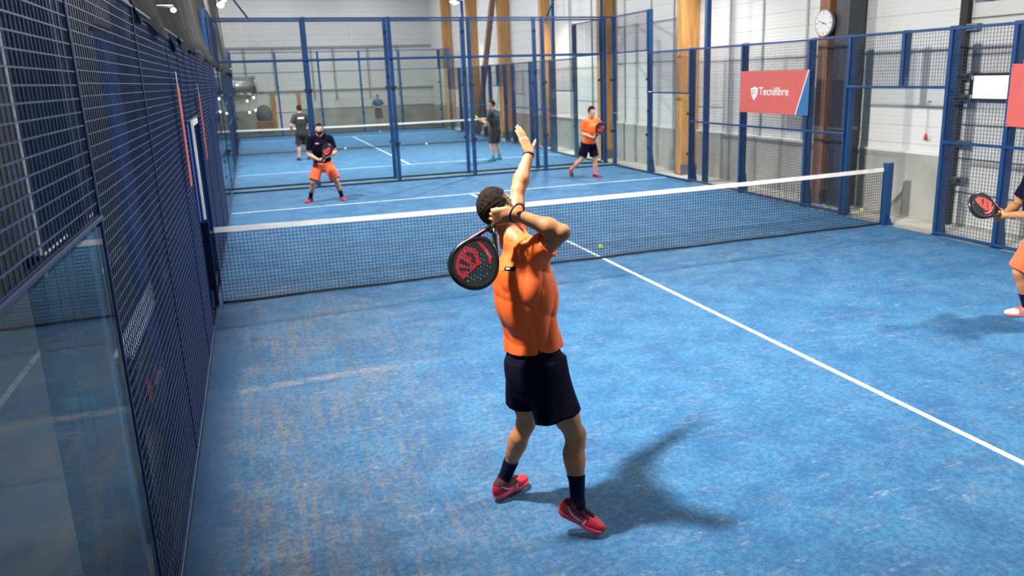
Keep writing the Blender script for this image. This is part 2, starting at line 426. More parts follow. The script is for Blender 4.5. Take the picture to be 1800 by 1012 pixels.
    spk = ramp(noise(24, 6, rough=.9, loc=(1, 3, 0)), .40, .60)
    col = mixc(M('MULTIPLY', M('SUBTRACT', 1.0, spk), .60), col, (.010, .050, .13))
    link(nt, col, b.inputs['Base Color'])
    bp = nt.nodes.new('ShaderNodeBump'); bp.inputs['Strength'].default_value = .35; bp.inputs['Distance'].default_value = .006
    link(nt, noise(90, 3, rough=.8), bp.inputs['Height']); link(nt, bp.outputs[0], b.inputs['Normal'])
    link(nt, b.outputs[0], out.inputs[0]); return m
TURF = turf()
def line_mat():
    m, nt, out = new_mat('worn_white_line')
    b = nt.nodes.new('ShaderNodeBsdfPrincipled'); b.inputs['Roughness'].default_value = .8
    tc = nt.nodes.new('ShaderNodeTexCoord'); n = nt.nodes.new('ShaderNodeTexNoise'); n.inputs['Scale'].default_value = 14; n.inputs['Detail'].default_value = 6
    n.inputs['Roughness'].default_value = .75
    link(nt, tc.outputs['Object'], n.inputs['Vector']); r = nt.nodes.new('ShaderNodeValToRGB')
    r.color_ramp.elements[0].position = .36; r.color_ramp.elements[1].position = .52
    r.color_ramp.elements[0].color = (.20, .33, .50, 1); r.color_ramp.elements[1].color = (.72, .73, .74, 1)
    link(nt, n.outputs['Fac'], r.inputs[0]); link(nt, r.outputs[0], b.inputs['Base Color']); link(nt, b.outputs[0], out.inputs[0]); return m
LINE = line_mat()
# ---------------------------------------------------------------- the hall
HX, HXL, HY0, HY1, HZ = 5.95, -9.5, -13.0, 36.5, 8.6
m = MB(); m.box((HXL, HY0, -.12), (HX+.2, HY1, -.02)); struct(m.build('floor', SIDEFLOOR))
m = MB(); m.box((-6.64, -9, -.02), (-6.58, 4.5, -.0175)); struct(m.build('trim_left_floor_line', LINE))
def court_floor(y0, y1, yc, name, near=6.95):
    m = MB(); m.box((-5.0, y0, -.06), (5.0, y1, 0))
    t = .0025; w = .025
    m.box((-w, yc-near-.025, 0), (w, yc-.03, t), 1); m.box((-w, yc+.03, 0), (w, yc+6.975, t), 1)
    for q in (-near, 6.95):
        m.box((-4.95, yc+q-.025, 0), (-w, yc+q+.025, t), 1); m.box((w, yc+q-.025, 0), (4.95, yc+q+.025, t), 1)
    return struct(m.build(name, [TURF, LINE]))
court_floor(-10, 10, 0, 'floor_near_court', 7.45); court_floor(10.8, 30.8, 20.8, 'floor_next_court')
m = MB(); m.box((5.0, -10, -.06), (HX, 31, -.004)); struct(m.build('floor_side_strip', CONCF))
m = MB(); m.box((-5.0, 10.0, -.06), (5.0, 10.8, -.004)); struct(m.build('floor_gap_strip', GAPF))

# right wall: concrete base, white cladding above, door bay cut between y=-4.6 and y=-0.42
m = MB()
for a, b in ((-.42, 2.2), (2.2, 7.25), (7.25, 11.9), (11.9, 16.8), (16.8, 21.7), (21.7, 26.5), (26.5, HY1)):
    n = max(1, round((b-a)/2.4)); s = (b-a)/n
    for i in range(n): m.cbox((HX-.04, a+i*s+.006, -.02), (HX+.2, a+(i+1)*s-.006, 1.05), .008)
m.box((HX-.04, HY0, -.02), (HX+.2, -4.6, 1.05))
struct(m.build('baseboard_right_concrete', CONC))
m = MB(); m.box((HX, -.42, 1.05), (HX+.2, HY1, HZ)); m.box((HX, HY0, 1.05), (HX+.2, -4.6, HZ)); m.box((HX, -4.6, 4.2), (HX+.2, -.42, HZ))
m.box((HX-.05, -.42, 1.05), (HX, HY1, 1.09))
struct(m.build('wall_right', WALLW))
m = MB(); m.box((HXL, HY1, 1.08), (HX, HY1+.2, HZ)); struct(m.build('wall_far', WALLW))
m = MB(); m.box((HXL, HY1-.04, -.02), (HX, HY1+.2, 1.08)); m.box((HXL, HY1-.07, 1.06), (HX, HY1-.04, 1.11)); struct(m.build('baseboard_far_concrete', CONC))
m = MB(); m.box((HXL-.2, HY0, -.02), (HXL, HY1, HZ)); struct(m.build('wall_left', mat('grey_side_wall', (.50, .49, .46), .8, 0, .1, 1))) 
m = MB(); m.box((HXL, HY0-.2, -.02), (HX, HY0, HZ)); struct(m.build('wall_near', WALLW))
m = MB(); m.box((HXL-.2, HY0-.2, HZ), (HX+.2, HY1+.2, HZ+.2)); struct(m.build('ceiling', mat('pale_ceiling_deck', (.45, .45, .44), .8, 0, .06, 1)))
# horizontal girts and thin vertical posts on the far wall
m = MB()
for z in (2.05, 4.4, 5.9): m.box((HXL, HY1-.10, z), (HX, HY1, z+.09))
for x in (-4.4, -2.9, -.9, .3, 2.2, 3.9): m.box((x, HY1-.08, 1.6), (x+.07, HY1, 4.4))
struct(m.build('trim_far_girts', mat('grey_girt', (.30, .31, .31), .6, .1, .1, 3)))
# pale bracing and vertical joints on the right wall
m = MB()
for y in (3.2, 4.6, 5.8, 8.3, 9.5, 13.4, 15.2): m.box((HX-.03, y, 1.05), (HX, y+.05, HZ))
struct(m.build('trim_right_joints', mat('pale_joint_strip', (.42, .42, .42), .6, 0, .1, 3)))

# timber columns along the right wall
ords = {2.2: 'brown timber column carrying the wall clock', 7.25: 'tall pale timber column beside the right fence of the near court', 11.9: 'timber column standing behind the far right corner of the near court',
        16.8: 'timber column along the right wall beside the net side of the next court', 21.7: 'orange timber column behind the player in black',
        26.5: 'timber column beside the bright lamp on the right wall', 31.4: 'farthest timber column on the right wall, nearly black in shade'}
for y, lab in ords.items():
    t = thing('timber_column', lab, 'column', (HX-.25, y, -.02), 0, 'timber columns on the right wall')
    w = WOOD2 if y < 3 else WOOD
    m = MB(); m.cbox((-.24, -.13, .02), (.24, .13, HZ-.02), .012); m.build('shaft', w, t)
    m = MB(); m.box((-.26, -.16, 0), (.245, .16, .02)); m.cbox((-.255, -.145, .02), (.245, -.131, .28), .003); m.cbox((-.255, .131, .02), (.245, .145, .28), .003); m.build('base_shoe', STEEL, t)
# charcoal steel column beside the clock column
t = thing('steel_column', 'dark grey steel column right beside the brown clock column', 'column', (HX-.28, 1.78, -.02))
m = MB(); m.cbox((-.18, -.16, 0), (.22, .16, HZ-.02), .02); m.build('shaft', CHAR, t)
m = MB(); m.box((-.2, -.18, 1.42), (.2, .18, 1.46)); m.build('band', STEEL, t)

# wall clock
cl = thing('wall_clock', 'round white wall clock with black hands high on the column', 'clock', (HX-.50, 2.13, 3.27))
m = MB(); m.cone((0, 0, 0), (-.05, 0, 0), .235, .235, 48); m.build('rim', GREYM, cl)
m = MB(); m.cone((-.045, 0, 0), (-.053, 0, 0), .215, .215, 48); m.build('dial', CLOCKF, cl)
for i in range(12):
    m = MB(); a = math.radians(i*30); s = .022 if i % 3 else .04
    m.bar((-.0555, math.sin(a)*.195, math.cos(a)*.195), (-.0555, math.sin(a)*(.195-s), math.cos(a)*(.195-s)), .009 if i % 3 else .014, .003, up=(1, 0, 0)); m.build('hour_mark', BLACK, cl)
for nm, ang, L, w in (('hour_hand', 108, .10, .014), ('minute_hand', 288, .155, .009)):
    a = math.radians(ang); dy = -math.sin(a); dz = math.cos(a)
    m = MB(); m.bar((-.058, -dy*.03, -dz*.03), (-.058, dy*L, dz*L), w, .003, up=(1, 0, 0)); m.build(nm, BLACK, cl)
m = MB(); m.cone((-.055, 0, 0), (-.064, 0, 0), .013, .013, 16); m.build('hub', BLACK, cl)

# sectional door bay on the right
m = MB()
for i in range(8): m.cbox((HX-.02, -4.6, -.0+i*.525), (HX+.04, -.42, .52+i*.525), .012)
struct(m.build('door_1', DOORS))
m = MB()
for i in range(1, 8): m.box((HX-.045, -4.6, i*.525-.005), (HX-.02, -.50, i*.525+.005))
struct(m.build('trim_door_ribs', mat('dark_door_rib', (.14, .14, .15), .5, .2, .1, 6)))  # thin dark ribs across the door sections
m = MB(); m.cbox((HX-.12, -.50, -.01), (HX+.02, -.36, 6.5), .01); struct(m.build('trim_door_track', BLACK))
for i, (z, lab) in enumerate(((.72, 'lowest'), (1.28, 'second lowest'), (1.98, 'middle'), (2.30, 'second highest'), (3.02, 'highest'))):
    t = thing('door_roller', f'{lab} of the small dark roller brackets on the sectional door edge', 'bracket', (HX-.12, -.60, z), 0, 'roller brackets of the sectional door')
    m = MB(); m.cbox((-.02, -.10, -.05), (.10, .08, .05), .006); m.build('plate', STEEL, t)
    m = MB(); m.cone((-.03, -.04, 0), (-.03, .14, 0), .028, .028, 12); m.build('wheel', BLACK, t, True)
w = struct(MB().cbox((HX-.09, -1.34, 1.93), (HX-.022, -.64, 2.35), .008).build('window_1', BLACK))
m = MB(); m.cbox((HX-.096, -1.28, 1.98), (HX-.088, -.71, 2.305), .002); m.build('window_pane', SCREENG, w)
t = thing('handrail_tube', 'pale horizontal tube across the top of the sectional door', 'rail', (HX-.15, -2.6, 3.42))
m = MB(); m.cone((0, -2, 0), (0, 2.0, .0), .022, .022, 12); m.build('tube', WHT, t, True)
for y in (-1.9, 1.7): m = MB(); m.box((.0, y, -.03), (.13, y+.04, .03)); m.build('wall_bracket', STEEL, t)
t = thing('pull_cord', 'red pull grip hanging on a thin cord by the gate opening', 'cord', (HX-.06, .13, 1.30))
m = MB(); m.cone((0, 0, .09), (0, 0, .62), .004, .004, 6); m.cbox((-.01, -.008, .60), (.059, .008, .62), .003); m.build('cord', GREYM, t)
m = MB(); m.cone((0, 0, 0), (0, 0, .10), .034, .014, 14); m.build('grip', PULL, t, True)

# left side outside the court: partitions and netting
px = -5.25
np_ = thing('navy_partition', 'dark navy boarded partition with white stripe outside the left mesh', 'partition', (px, -5.2, -.02))
m = MB()
for i in range(6): m.cbox((-.05, -.70+i*.195, 0), (0, -.70+(i+1)*.195-.004, 3.9), .006)
m.build('boards', NAVYP, np_)
m = MB(); m.box((.0, -.68, 1.82), (.006, .47, 1.875)); m.build('stripe', WHT, np_)
m = MB(); m.cbox((-.05, -.75, 0), (.02, -.702, 1.88), .006); m.build('edge_post', NAVYP, np_)
m = MB(); m.cbox((-.05, -.75, 1.885), (.02, -.702, 3.9), .006); m.build('upper_edge_post', mat('pale_metal_edge', (.5, .52, .56), .6, .2, .05, 8), np_)
bp_ = thing('blue_partition', 'long blue partition running behind the left mesh fence', 'partition', (px, 12.2, -.02))
m = MB()
for i in range(17): m.cbox((-.05, -15.7+i*2.0, 0), (0, -15.7+(i+1)*2.0-.01, 2.90), .006)
m.build('boards', BLUEP, bp_)
m = MB(); m.cbox((-.07, -15.7, 2.90), (.01, 18.3, 2.95), .01); m.build('top_rail', DBLUE, bp_)
# draped dark netting over the partition
m = MB(); ny = 260; nz = 14; y0, y1 = -4.0, 30
vs = []; fs = []
for j in range(nz+1):
    for i in range(ny+1):
        y = y0+(y1-y0)*i/ny; t_ = j/nz
        zb = 2.86+.10*abs(math.sin(y*1.9+.6*math.sin(y*.7)))+.05*math.sin(y*5.3)
        z = zb+(7.6-zb)*t_
        x = -5.00-.42*t_**.5+.035*math.sin(y*6.1+1.5*math.sin(t_*3+y))*(1-.5*t_)+.03*math.sin(y*1.7)+.03
        vs.append((x, y, z))
for j in range(nz):
    for i in range(ny): a = j*(ny+1)+i; fs.append((a, a+1, a+ny+2, a+ny+1))
m.add(vs, fs); o = m.build('netting_curtain', CURT, None, True); tag(o, 'dark olive netting draped above the left mesh fence', 'netting')
sm = o.modifiers.new('thick', 'SOLIDIFY'); sm.thickness = .012
# bench and racket bag outside the left fence
b_ = thing('bench', 'narrow pale blue high bench outside the left mesh fence', 'bench', (-5.17, -3.95, -.02))
m = MB(); m.cbox((-.05, -1.10, 1.10), (.05, 1.10, 1.14), .008); m.build('seat', mat('pale_blue_bench_top', (.38, .48, .66), .45, 0, .08, 4), b_)
for s in (-1.06, 1.06):
    m = MB(); m.cbox((-.04, s-.02, 0), (.04, s+.02, 1.10), .006); m.build('leg', DBLUE, b_)
bg = thing('racket_bag', 'black racket bag with red and white marks hung under the pale blue bench', 'bag', (-5.165, -4.52, .52))
m = MB(); m.sphere((0, 0, .24), (.060, .42, .235), 28)
m.build('shell', mat('black_bag_nylon', (.012, .012, .016), .5, 0, .2, 14, bump=.3, bscale=40), bg, True)
m = MB(); m.tube([(.0, -.25, .42), (.0, -.12, .58), (.0, .12, .58), (.0, .25, .42)], .010, 8); m.build('handle', BLACK, bg, True)
for y, z, r_ in ((-.24, .27, .075), (.06, .25, .085)):
    m = MB(); m.sphere((.052, y, z), (.014, r_, r_), 16); m.build('red_mark', RRED, bg, True)
me = text_mesh('tecnifibre', .085, .001, 'CENTER', bold=.001); me.transform(Matrix.Translation((.070, .08, .22)) @ Matrix.Rotation(math.radians(90), 4, 'Z') @ Matrix.Rotation(math.radians(90), 4, 'X'))
mesh_obj('white_lettering', me, WHT, bg)

# far end of the hall
d = struct(MB().cbox((-3.02, HY1-.10, -.02), (-1.86, HY1-.05, 1.86), .01).build('door_2', WDOOR))
m = MB(); m.box((-3.02, HY1-.115, .92), (-1.86, HY1-.10, .96)); m.build('door_rail', GREYM, d)
m = MB(); m.cbox((-3.22, HY1-.13, -.02), (-3.02, HY1-.04, 2.0), .01); m.cbox((-1.86, HY1-.13, -.02), (-1.66, HY1-.04, 2.0), .01); struct(m.build('trim_door_frame', WOOD))
t = thing('ventilation_duct', 'large round silver duct hanging on the far wall', 'duct', (-4.0, HY1-.55, 2.45))
m = MB(); m.cone((-3.5, .0, 0), (0, 0, 0), .50, .50, 32)
for x in (-3, -2, -1): m.cone((x-.03, 0, 0), (x+.03, 0, 0), .52, .52, 32)
m.cone((-.04, 0, 0), (.06, 0, 0), .54, .54, 32); m.build('barrel', DUCTM, t, True)
m = MB(); m.cone((.06, 0, 0), (.07, 0, 0), .44, .44, 32); m.build('mouth_grille', CHAR, t)
for x in (-.6, -2.6): m = MB(); m.box((x, .0, .40), (x+.04, .45, .44)); m.build('wall_strap', STEEL, t)
t = thing('covered_cart', 'grey covered equipment cart on a brown base by the far wall', 'cart', (-3.70, HY1-1.5, -.02))
m = MB(); m.cbox((-.42, -.3, .12), (.42, .3, .62), .03); m.build('base', WOOD2, t)
m = MB(); m.sphere((0, 0, .95), (.42, .32, .52), 20); m.build('cover', mat('grey_canvas', (.11, .11, .115), .8, 0, .2, 6, bump=.4, bscale=12), t, True)
for x in (-.34, .34):
    for y in (-.23, .23): m = MB(); m.cone((x, y-.03, .06), (x, y+.03, .06), .06, .06, 12); m.build('wheel', BLACK, t)
spots = [(-4.47, 1.66, 'upper left'), (-4.13, 1.83, 'upper right'), (-4.42, 1.05, 'lower left'), (-4.10, 1.15, 'lower middle'), (-3.98, 1.08, 'lowest right')]
for x, z, lab in spots:
    t = thing('hanging_bulb', f'small glowing bulb hanging at the far left wall, {lab} of the cluster', 'lamp', (x, HY1-.6, z), 0, 'glowing bulbs at the far left')
    m = MB(); m.sphere((0, 0, 0), (.05, .05, .065), 12); m.build('bulb', BULBG, t, True)
    m = MB(); m.cone((0, 0, .06), (0, 0, .13), .025, .02, 10); m.cone((0, 0, .13), (0, 0, 2.05-z+.0), .006, .006, 6); m.build('cord', BLACK, t)
m = MB(); m.box((HXL, HY1-.62, 2.05), (-3.6, HY1-.58, 2.09)); struct(m.build('trim_bulb_rail', CHAR))
# diagonal braces
t = thing('roof_brace', 'thin dark diagonal brace above the far right corner of the court', 'brace', (3.9, 12.2, 4.2))
m = MB(); m.cone((0, 0, -.15), (1.5, .3, 2.6), .025, .025, 10); m.build('rod', CHAR, t, True)
t = thing('roof_brace', 'thin blue diagonal brace above the far left corner of the court', 'brace', (-4.2, 10.4, 4.05))
m = MB(); m.cone((0, 0, -.03), (-1.3, .0, 2.0), .022, .022, 10); m.build('rod', DBLUE, t, True)
t = thing('raking_strut', 'brown slanted timber strut on the right side of the next court', 'strut', (5.29, 23.2, -.02))
m = MB(); m.bar((0, 1.7, 0), (0, -2.6, 7.5), .2, .2); m.build('beam', WOOD2, t)
# ---------------------------------------------------------------- court enclosures
def pane(w, h, name, label, group, loc, rz, clamps=True):
    t = thing(name, label, 'glass wall', loc, rz, group)
    m = MB(); m.box((.012, -.006, .035), (w-.012, .006, h-.02)); m.build('pane', GLASS, t)
    m = MB(); m.cbox((0, -.02, 0), (w, .02, .04), .003); m.build('base_channel', DBLUE, t)
    if clamps:
        for z in (h*.32, h*.78):
            for x in (.0, w):
                q = MB(); s = 1 if x == 0 else -1
                q.cbox((min(x, x+s*.07), -.018, z-.03), (max(x, x+s*.07), .018, z+.03), .003); q.build('clamp', BLACK, t)
    return t
WM = {}
def wire_mesh(w, h, mt, step=.05, r=.0024):
    k = (round(w, 3), round(h, 3), mt.name, step, r)
    if k not in WM:
        m = MB(); n = int(round(w/step))
        for i in range(n+1): x = w*i/n; m.box((x-r, -r, 0), (x+r, r, h))
        n = int(round(h/step))
        for i in range(n+1): z = h*i/n; m.box((0, -3*r, z-r), (w, -r, z+r))
        o = m.build('wire_mesh', mt); WM[k] = o.data; COL.objects.unlink(o); bpy.data.objects.remove(o)
    return WM[k]
def fence(w, z0, z1, label, group, loc, rz, mt, rails=(), cat='fence panel', r=.0024):
    t = thing('mesh_panel', label, cat, loc, rz, group); h = z1-z0
    o = bpy.data.objects.new('wire_mesh', wire_mesh(w-.04, h-.04, mt, r=r)); COL.objects.link(o); o.parent = t; o.location = (.02, 0, z0+.02)
    m = MB(); slim = mt is WIRE; e = .020 if slim else .04; g = .010 if slim else .03
    for z in (z0, z1-e)+(() if slim else tuple(rails)): m.cbox((0, -.02, z), (w, .02, z+e), .004)
    m.cbox((0, -.012, z0+e-.005), (g, .012, z1-e+.005), .003); m.cbox((w-g, -.012, z0+e-.005), (w, .012, z1-e+.005), .003)
    m.build('frame', DBLUE if slim else BLUE, t); return t
def post(x, y, h, side, label, group, mt=None, w=.10, z0=0):   # side: outward direction (sx, sy)
    t = thing('fence_post', label, 'post', (x, y, z0-.004 if z0 == 0 else z0), 0, group); mt = mt or BLUE
    m = MB(); m.cbox((-w/2, -w/2, .01), (w/2, w/2, h), .006)
    m.build('upright', mt, t)
    if z0 == 0:
        m = MB(); sx, sy = side
        xa, xb = (-w/2-.03*(sx <= 0), w/2+.03*(sx >= 0)); ya, yb = (-w/2-.03*(sy <= 0), w/2+.03*(sy >= 0))
        m.box((xa, ya, 0), (xb, yb, .012))
        m.build('base_plate', mt, t)
        g = MB()
        if sx: g.prism([(w/2, .012), (w/2+.10, .012), (w/2, .60)], -.012, .012, M=np.array([[1,0,0,0],[0,0,1,0],[0,1,0,0]], float) if sx > 0 else np.array([[-1,0,0,0],[0,0,1,0],[0,1,0,0]], float))
        else: g.prism([(w/2, .012), (w/2+.10, .012), (w/2, .60)], -.012, .012, M=np.array([[0,0,1,0],[sy,0,0,0],[0,1,0,0]], float))
        g.build('gusset', mt, t)
    return t
ORD = ['first', 'second', 'third', 'fourth', 'fifth', 'sixth', 'seventh', 'eighth', 'ninth', 'tenth']
def end_wall(y, out, where):
    for i in range(5):
        pane(2, 3, 'glass_panel', f'{ORD[i]} tall glass panel from the left in the {where}', f'glass panels of the {where}', (-5+2*i, y, 0), 0)
        fence(2, 3.02, 4.0, f'{ORD[i]} high mesh strip from the left above the {where}', f'high mesh strips of the {where}', (-5+2*i, y, 0), 0, WIRE_R, r=.0008)
    for i in range(6):
        x = -5+2*i
        post(x+(-.09 if i == 0 else .09 if i == 5 else 0), y+out*.08, 4.02, (0, out), f'{ORD[i]} blue post from the left in the {where}', f'posts of the {where}', BLUE, .09)
PX = 5.075
def side_wall(sx, yc, where, ylo=-10, yhi=10, mt=WIRE_R, gate=True):
    x = sx*5.0; G = f'panels along the {where}'; rz = math.pi/2; px = sx*PX
    L = lambda s: f'{s}, {where}'
    def ok(a, b): return a >= ylo-1e-6 and b <= yhi+1e-6
    for s, nm in ((1, 'far'), (-1, 'near')):
        a, b = (8, 10) if s > 0 else (-10, -8)
        if ok(a, b):
            pane(2, 3, 'glass_panel', L(f'tall glass panel at the {nm} corner'), 'glass panels of the '+where, (x, yc+a, 0), rz)
            fence(2, 3.02, 4.0, L(f'high mesh strip over the {nm} corner glass'), G, (x, yc+a, 0), rz, mt)
        a, b = (6, 8) if s > 0 else (-8, -6)
        if ok(a, b):
            pane(2, 2, 'glass_panel', L(f'lower glass panel at the {nm} end'), 'glass panels of the '+where, (x, yc+a, 0), rz, clamps=s > 0)
            fence(2, 2.0, 3.0, L(f'mesh panel above the lower glass at the {nm} end'), G, (x, yc+a, 0), rz, mt)
    for i, (a, b) in enumerate(((4, 6), (2, 4), (1, 2), (-2, -1), (-4, -2), (-6, -4))):
        if ok(a, b):
            fence(b-a, .03, 3.0, L(['mesh panel nearest the far glass', 'mesh panel second from the far glass', 'narrow mesh panel beyond the gate',
                 'narrow mesh panel before the gate', 'mesh panel second from the near glass', 'mesh panel nearest the near glass'][i]), G, (x, yc+a, 0), rz, mt, rails=(1.37,))
    if ok(-1, 1):
        fence(1.14, 2.15, 3.0, L('upper mesh over the far half of the gate'), G, (x, yc-.14, 0), rz, mt)
        fence(.86, 2.15, 3.0, L('upper mesh over the near half of the gate'), G, (x, yc-1, 0), rz, mt)
        post(px, yc-.14, .86, (sx, 0), L('short blue post hanging over the gate'), 'posts along the '+where, BLUE, .09, z0=2.15)
    for y_, nm in ((8, 'at the far corner glass edge'), (6, 'beside the far glass'), (4, 'second from the far glass'), (2, 'just beyond the gate bay'),
                (1, 'on the far side of the gate opening'), (-1, 'on the near side of the gate opening'), (-2, 'just before the gate bay'), (-4, 'second from the near glass'), (-6, 'beside the near glass'), (-8, 'at the near corner glass edge')):
        if ylo-1e-6 <= y_ <= yhi+1e-6:
            h = 4.02 if abs(y_) == 8 else 3.02
            post(px, yc+y_, h, (sx, 0), L(f'blue post {nm}'), 'posts along the '+where, BLUE if sx > 0 or y_ > -3 else DBLUE, .11 if sx > 0 else .07)
end_wall(10.0, 1, 'far end wall of the near court')
end_wall(10.8, -1, 'near end wall of the next court')
end_wall(30.8, 1, 'far end wall of the next court')
side_wall(1, 0, 'right side of the near court', ylo=-6)
side_wall(-1, 0, 'left side of the near court', ylo=-10, mt=WIRE)
side_wall(1, 20.8, 'right side of the next court')
side_wall(-1, 20.8, 'left side of the next court')

# nets
def net(yc, xl, xr, label, near=True):
    t = thing('court_net', label, 'net', ((xl+xr)/2, yc, 0)); w = xr-xl
    def top(x): return .915-.035*(1-(2*x/w)**2)
    m = MB(); n = int(w/.043); rows = 20; r = .0023 if near else .0022
    def bot(x): return .012+.010*abs(math.sin(x*2.1))
    for i in range(n+1):
        x = -w/2+w*i/n; m.box((x-r, -r, bot(x)), (x+r, r, top(x)-.02))
    K = 40
    for j in range(1, rows):
        for k in range(K):
            x0 = -w/2+w*k/K; x1 = -w/2+w*(k+1)/K; f = j/rows
            m.bar((x0, 0, bot(x0)+(top(x0)-.03-bot(x0))*f), (x1, 0, bot(x1)+(top(x1)-.03-bot(x1))*f), 2*r, 2*r)
    m.build('netting', NETC, t)
    m = MB()
    for k in range(K):
        x0 = -w/2+w*k/K; x1 = -w/2+w*(k+1)/K
        for a, b in ((x0, x1),):
            m.add([(a, -.008, top(a)-.055), (b, -.008, top(b)-.055), (b, .008, top(b)-.055), (a, .008, top(a)-.055),
                   (a, -.008, top(a)+.004), (b, -.008, top(b)+.004), (b, .008, top(b)+.004), (a, .008, top(a)+.004)],
                  [(0,3,2,1),(4,5,6,7),(0,1,5,4),(2,3,7,6)]+([(3,0,4,7)] if k == 0 else [])+([(1,2,6,5)] if k == K-1 else []))
    m.build('top_band', TAPE, t)
    m = MB(); m.tube([(-w/2+w*k/120, .0, .014+.010*abs(math.sin((-w/2+w*k/120)*2.1))) for k in range(121)], .017, 6); m.build('bottom_cord', NETC, t, True)
    m = MB(); m.cone((-w/2, 0, .0), (-w/2, 0, .9), .006, .006, 6); m.build('side_cord', NETC, t)
    m = MB(); m.cone((w/2, 0, 0), (w/2, 0, .9), .006, .006, 6); m.build('side_cord', NETC, t)
    return t
def net_post(x, y, label):
    t = thing('net_post', label, 'post', (x, y, -.004), 0, 'net posts'); s = 1 if x > 0 else -1
    m = MB(); m.cbox((-.055, -.06, .012), (.055, .06, 1.0), .006); m.build('upright', BLUE if x > 0 else NAVYP, t)
    m = MB(); m.box((-.09, -.09, 0), (.09, .09, .012)); m.build('base_plate', BLUE, t)
    m = MB(); m.prism([(.06, .012), (.16, .012), (.06, .20)], -.012, .012, M=np.array([[0,0,1,0],[-1,0,0,0],[0,1,0,0]], float)); m.build('gusset', BLUE, t)
    m = MB(); m.cone((-s*.055, 0, .87), (-s*.085, 0, .87), .02, .02, 10); m.build('hook', STEEL, t)
net(0, -4.93, 4.93, 'black padel net with white top band across the near court'); net(20.8, -4.93, 4.93, 'distant net with white band on the next court', False)
net_post(5.03, 0, 'blue net post in the right gate opening of the near court'); net_post(-5.03, 0, 'dark blue net post at the left end of the near net')
net_post(5.03, 20.8, 'far blue net post on the right of the next court'); net_post(-5.03, 20.8, 'far blue net post on the left of the next court')

# banners
def banner(y0, y1, label, corner=True, letters=True, x=4.93):
    w = y1-y0; t = thing('banner', label, 'banner', (x, y1, 1.67), -math.pi/2, 'red sponsor banners'); H = .80
    # local x runs along -Y (left to right seen from the court), z up, faces -Y local -> court
    c = .115*w/1; a = w-.34 if corner else w; b = w if not corner else w-.02
    m = MB(); m.add([(0, -.004, 0), (a, -.004, 0), (b, -.004, H), (0, -.004, H), (0, .004, 0), (a, .004, 0), (b, .004, H), (0, .004, H)],
          [(0,1,2,3),(7,6,5,4),(0,4,5,1),(1,5,6,2),(2,6,7,3),(3,7,4,0)]); m.build('red_field', REDB, t)
    if corner:
        m = MB(); m.add([(a, -.004, 0), (w, -.004, 0), (w, -.004, H), (b, -.004, H), (a, .004, 0), (w, .004, 0), (w, .004, H), (b, .004, H)],
          [(0,1,2,3),(7,6,5,4),(0,4,5,1),(1,5,6,2),(2,6,7,3),(3,7,4,0)]); m.build('blue_corner', BLUB, t)
        m = MB(); m.bar((a, -.006, 0), (b, -.006, H), .022, .003, up=(0, 1, 0)); m.build('white_slash', WHT, t)
    if letters:
        me = text_mesh('Tecnifibre', .215, .001, 'LEFT', bold=.002); me.transform(Matrix.Translation((.62, -.006, .345)) @ Matrix.Rotation(math.radians(90), 4, 'X') @ Matrix.Scale(1.02, 4, (1, 0, 0)))
        mesh_obj('lettering', me, WHT, t)
        sh = [(.36, .47), (.50, .50), (.585, .47), (.575, .36), (.53, .30), (.47, .235), (.39, .33)]
        m = MB(); m.prism([(u, v) for u, v in sh], .0045, .0065, M=np.array([[1,0,0,0],[0,0,-1,0],[0,1,0,0]], float)); m.build('shield_mark', WHT, t)
        m = MB()
        for p, q in (((.42, .43), (.545, .435)), ((.42, .375), (.53, .38)), ((.44, .43), (.43, .31))): m.bar((p[0], -.0075, p[1]), (q[0], -.0075, q[1]), .016, .002, up=(0, 1, 0))
        m.build('shield_stroke', REDB, t)
    m = MB()
    for u in (.03, w-.03):
        for v in (.03, H-.03): m.cone((u, -.007, v), (u, .03, v), .008, .008, 8)
    m.build('tie', BLACK, t)
banner(1.86, 3.93, 'red banner with white lettering and blue corner on the right fence')
banner(-4.1, -2.05, 'red banner on the right fence behind the player at the frame edge', corner=False)
for y0, y1, z0, z1, lab in ((-2.0, -1.78, 1.63, 2.52, 'tall narrow red banner on the left fence before the gate opening'), (.98, 1.18, 1.62, 2.42, 'narrow red banner on the left fence beyond the gate opening')):
    t = thing('banner', lab, 'banner', (-4.955, (y0+y1)/2, z0), 0, 'red sponsor banners')
    m = MB(); m.cbox((-.004, (y0-y1)/2, 0), (.004, (y1-y0)/2, z1-z0), .001); m.build('red_field', REDB, t)
    m = MB(); m.cone((0, 0, z1-z0), (0, 0, z1-z0+.12), .004, .004, 6); m.build('tie_cord', WHT, t)
t = thing('gate_guard', 'pale protective edge strip on the left gate opening', 'strip', (-4.94, -1.0, 1.18))
m = MB(); m.cbox((-.012, -.03, 0), (.012, .03, 1.0), .004); m.cbox((-.012, .0, .94), (.012, .75, 1.0), .004); m.build('strip', TAPE, t)

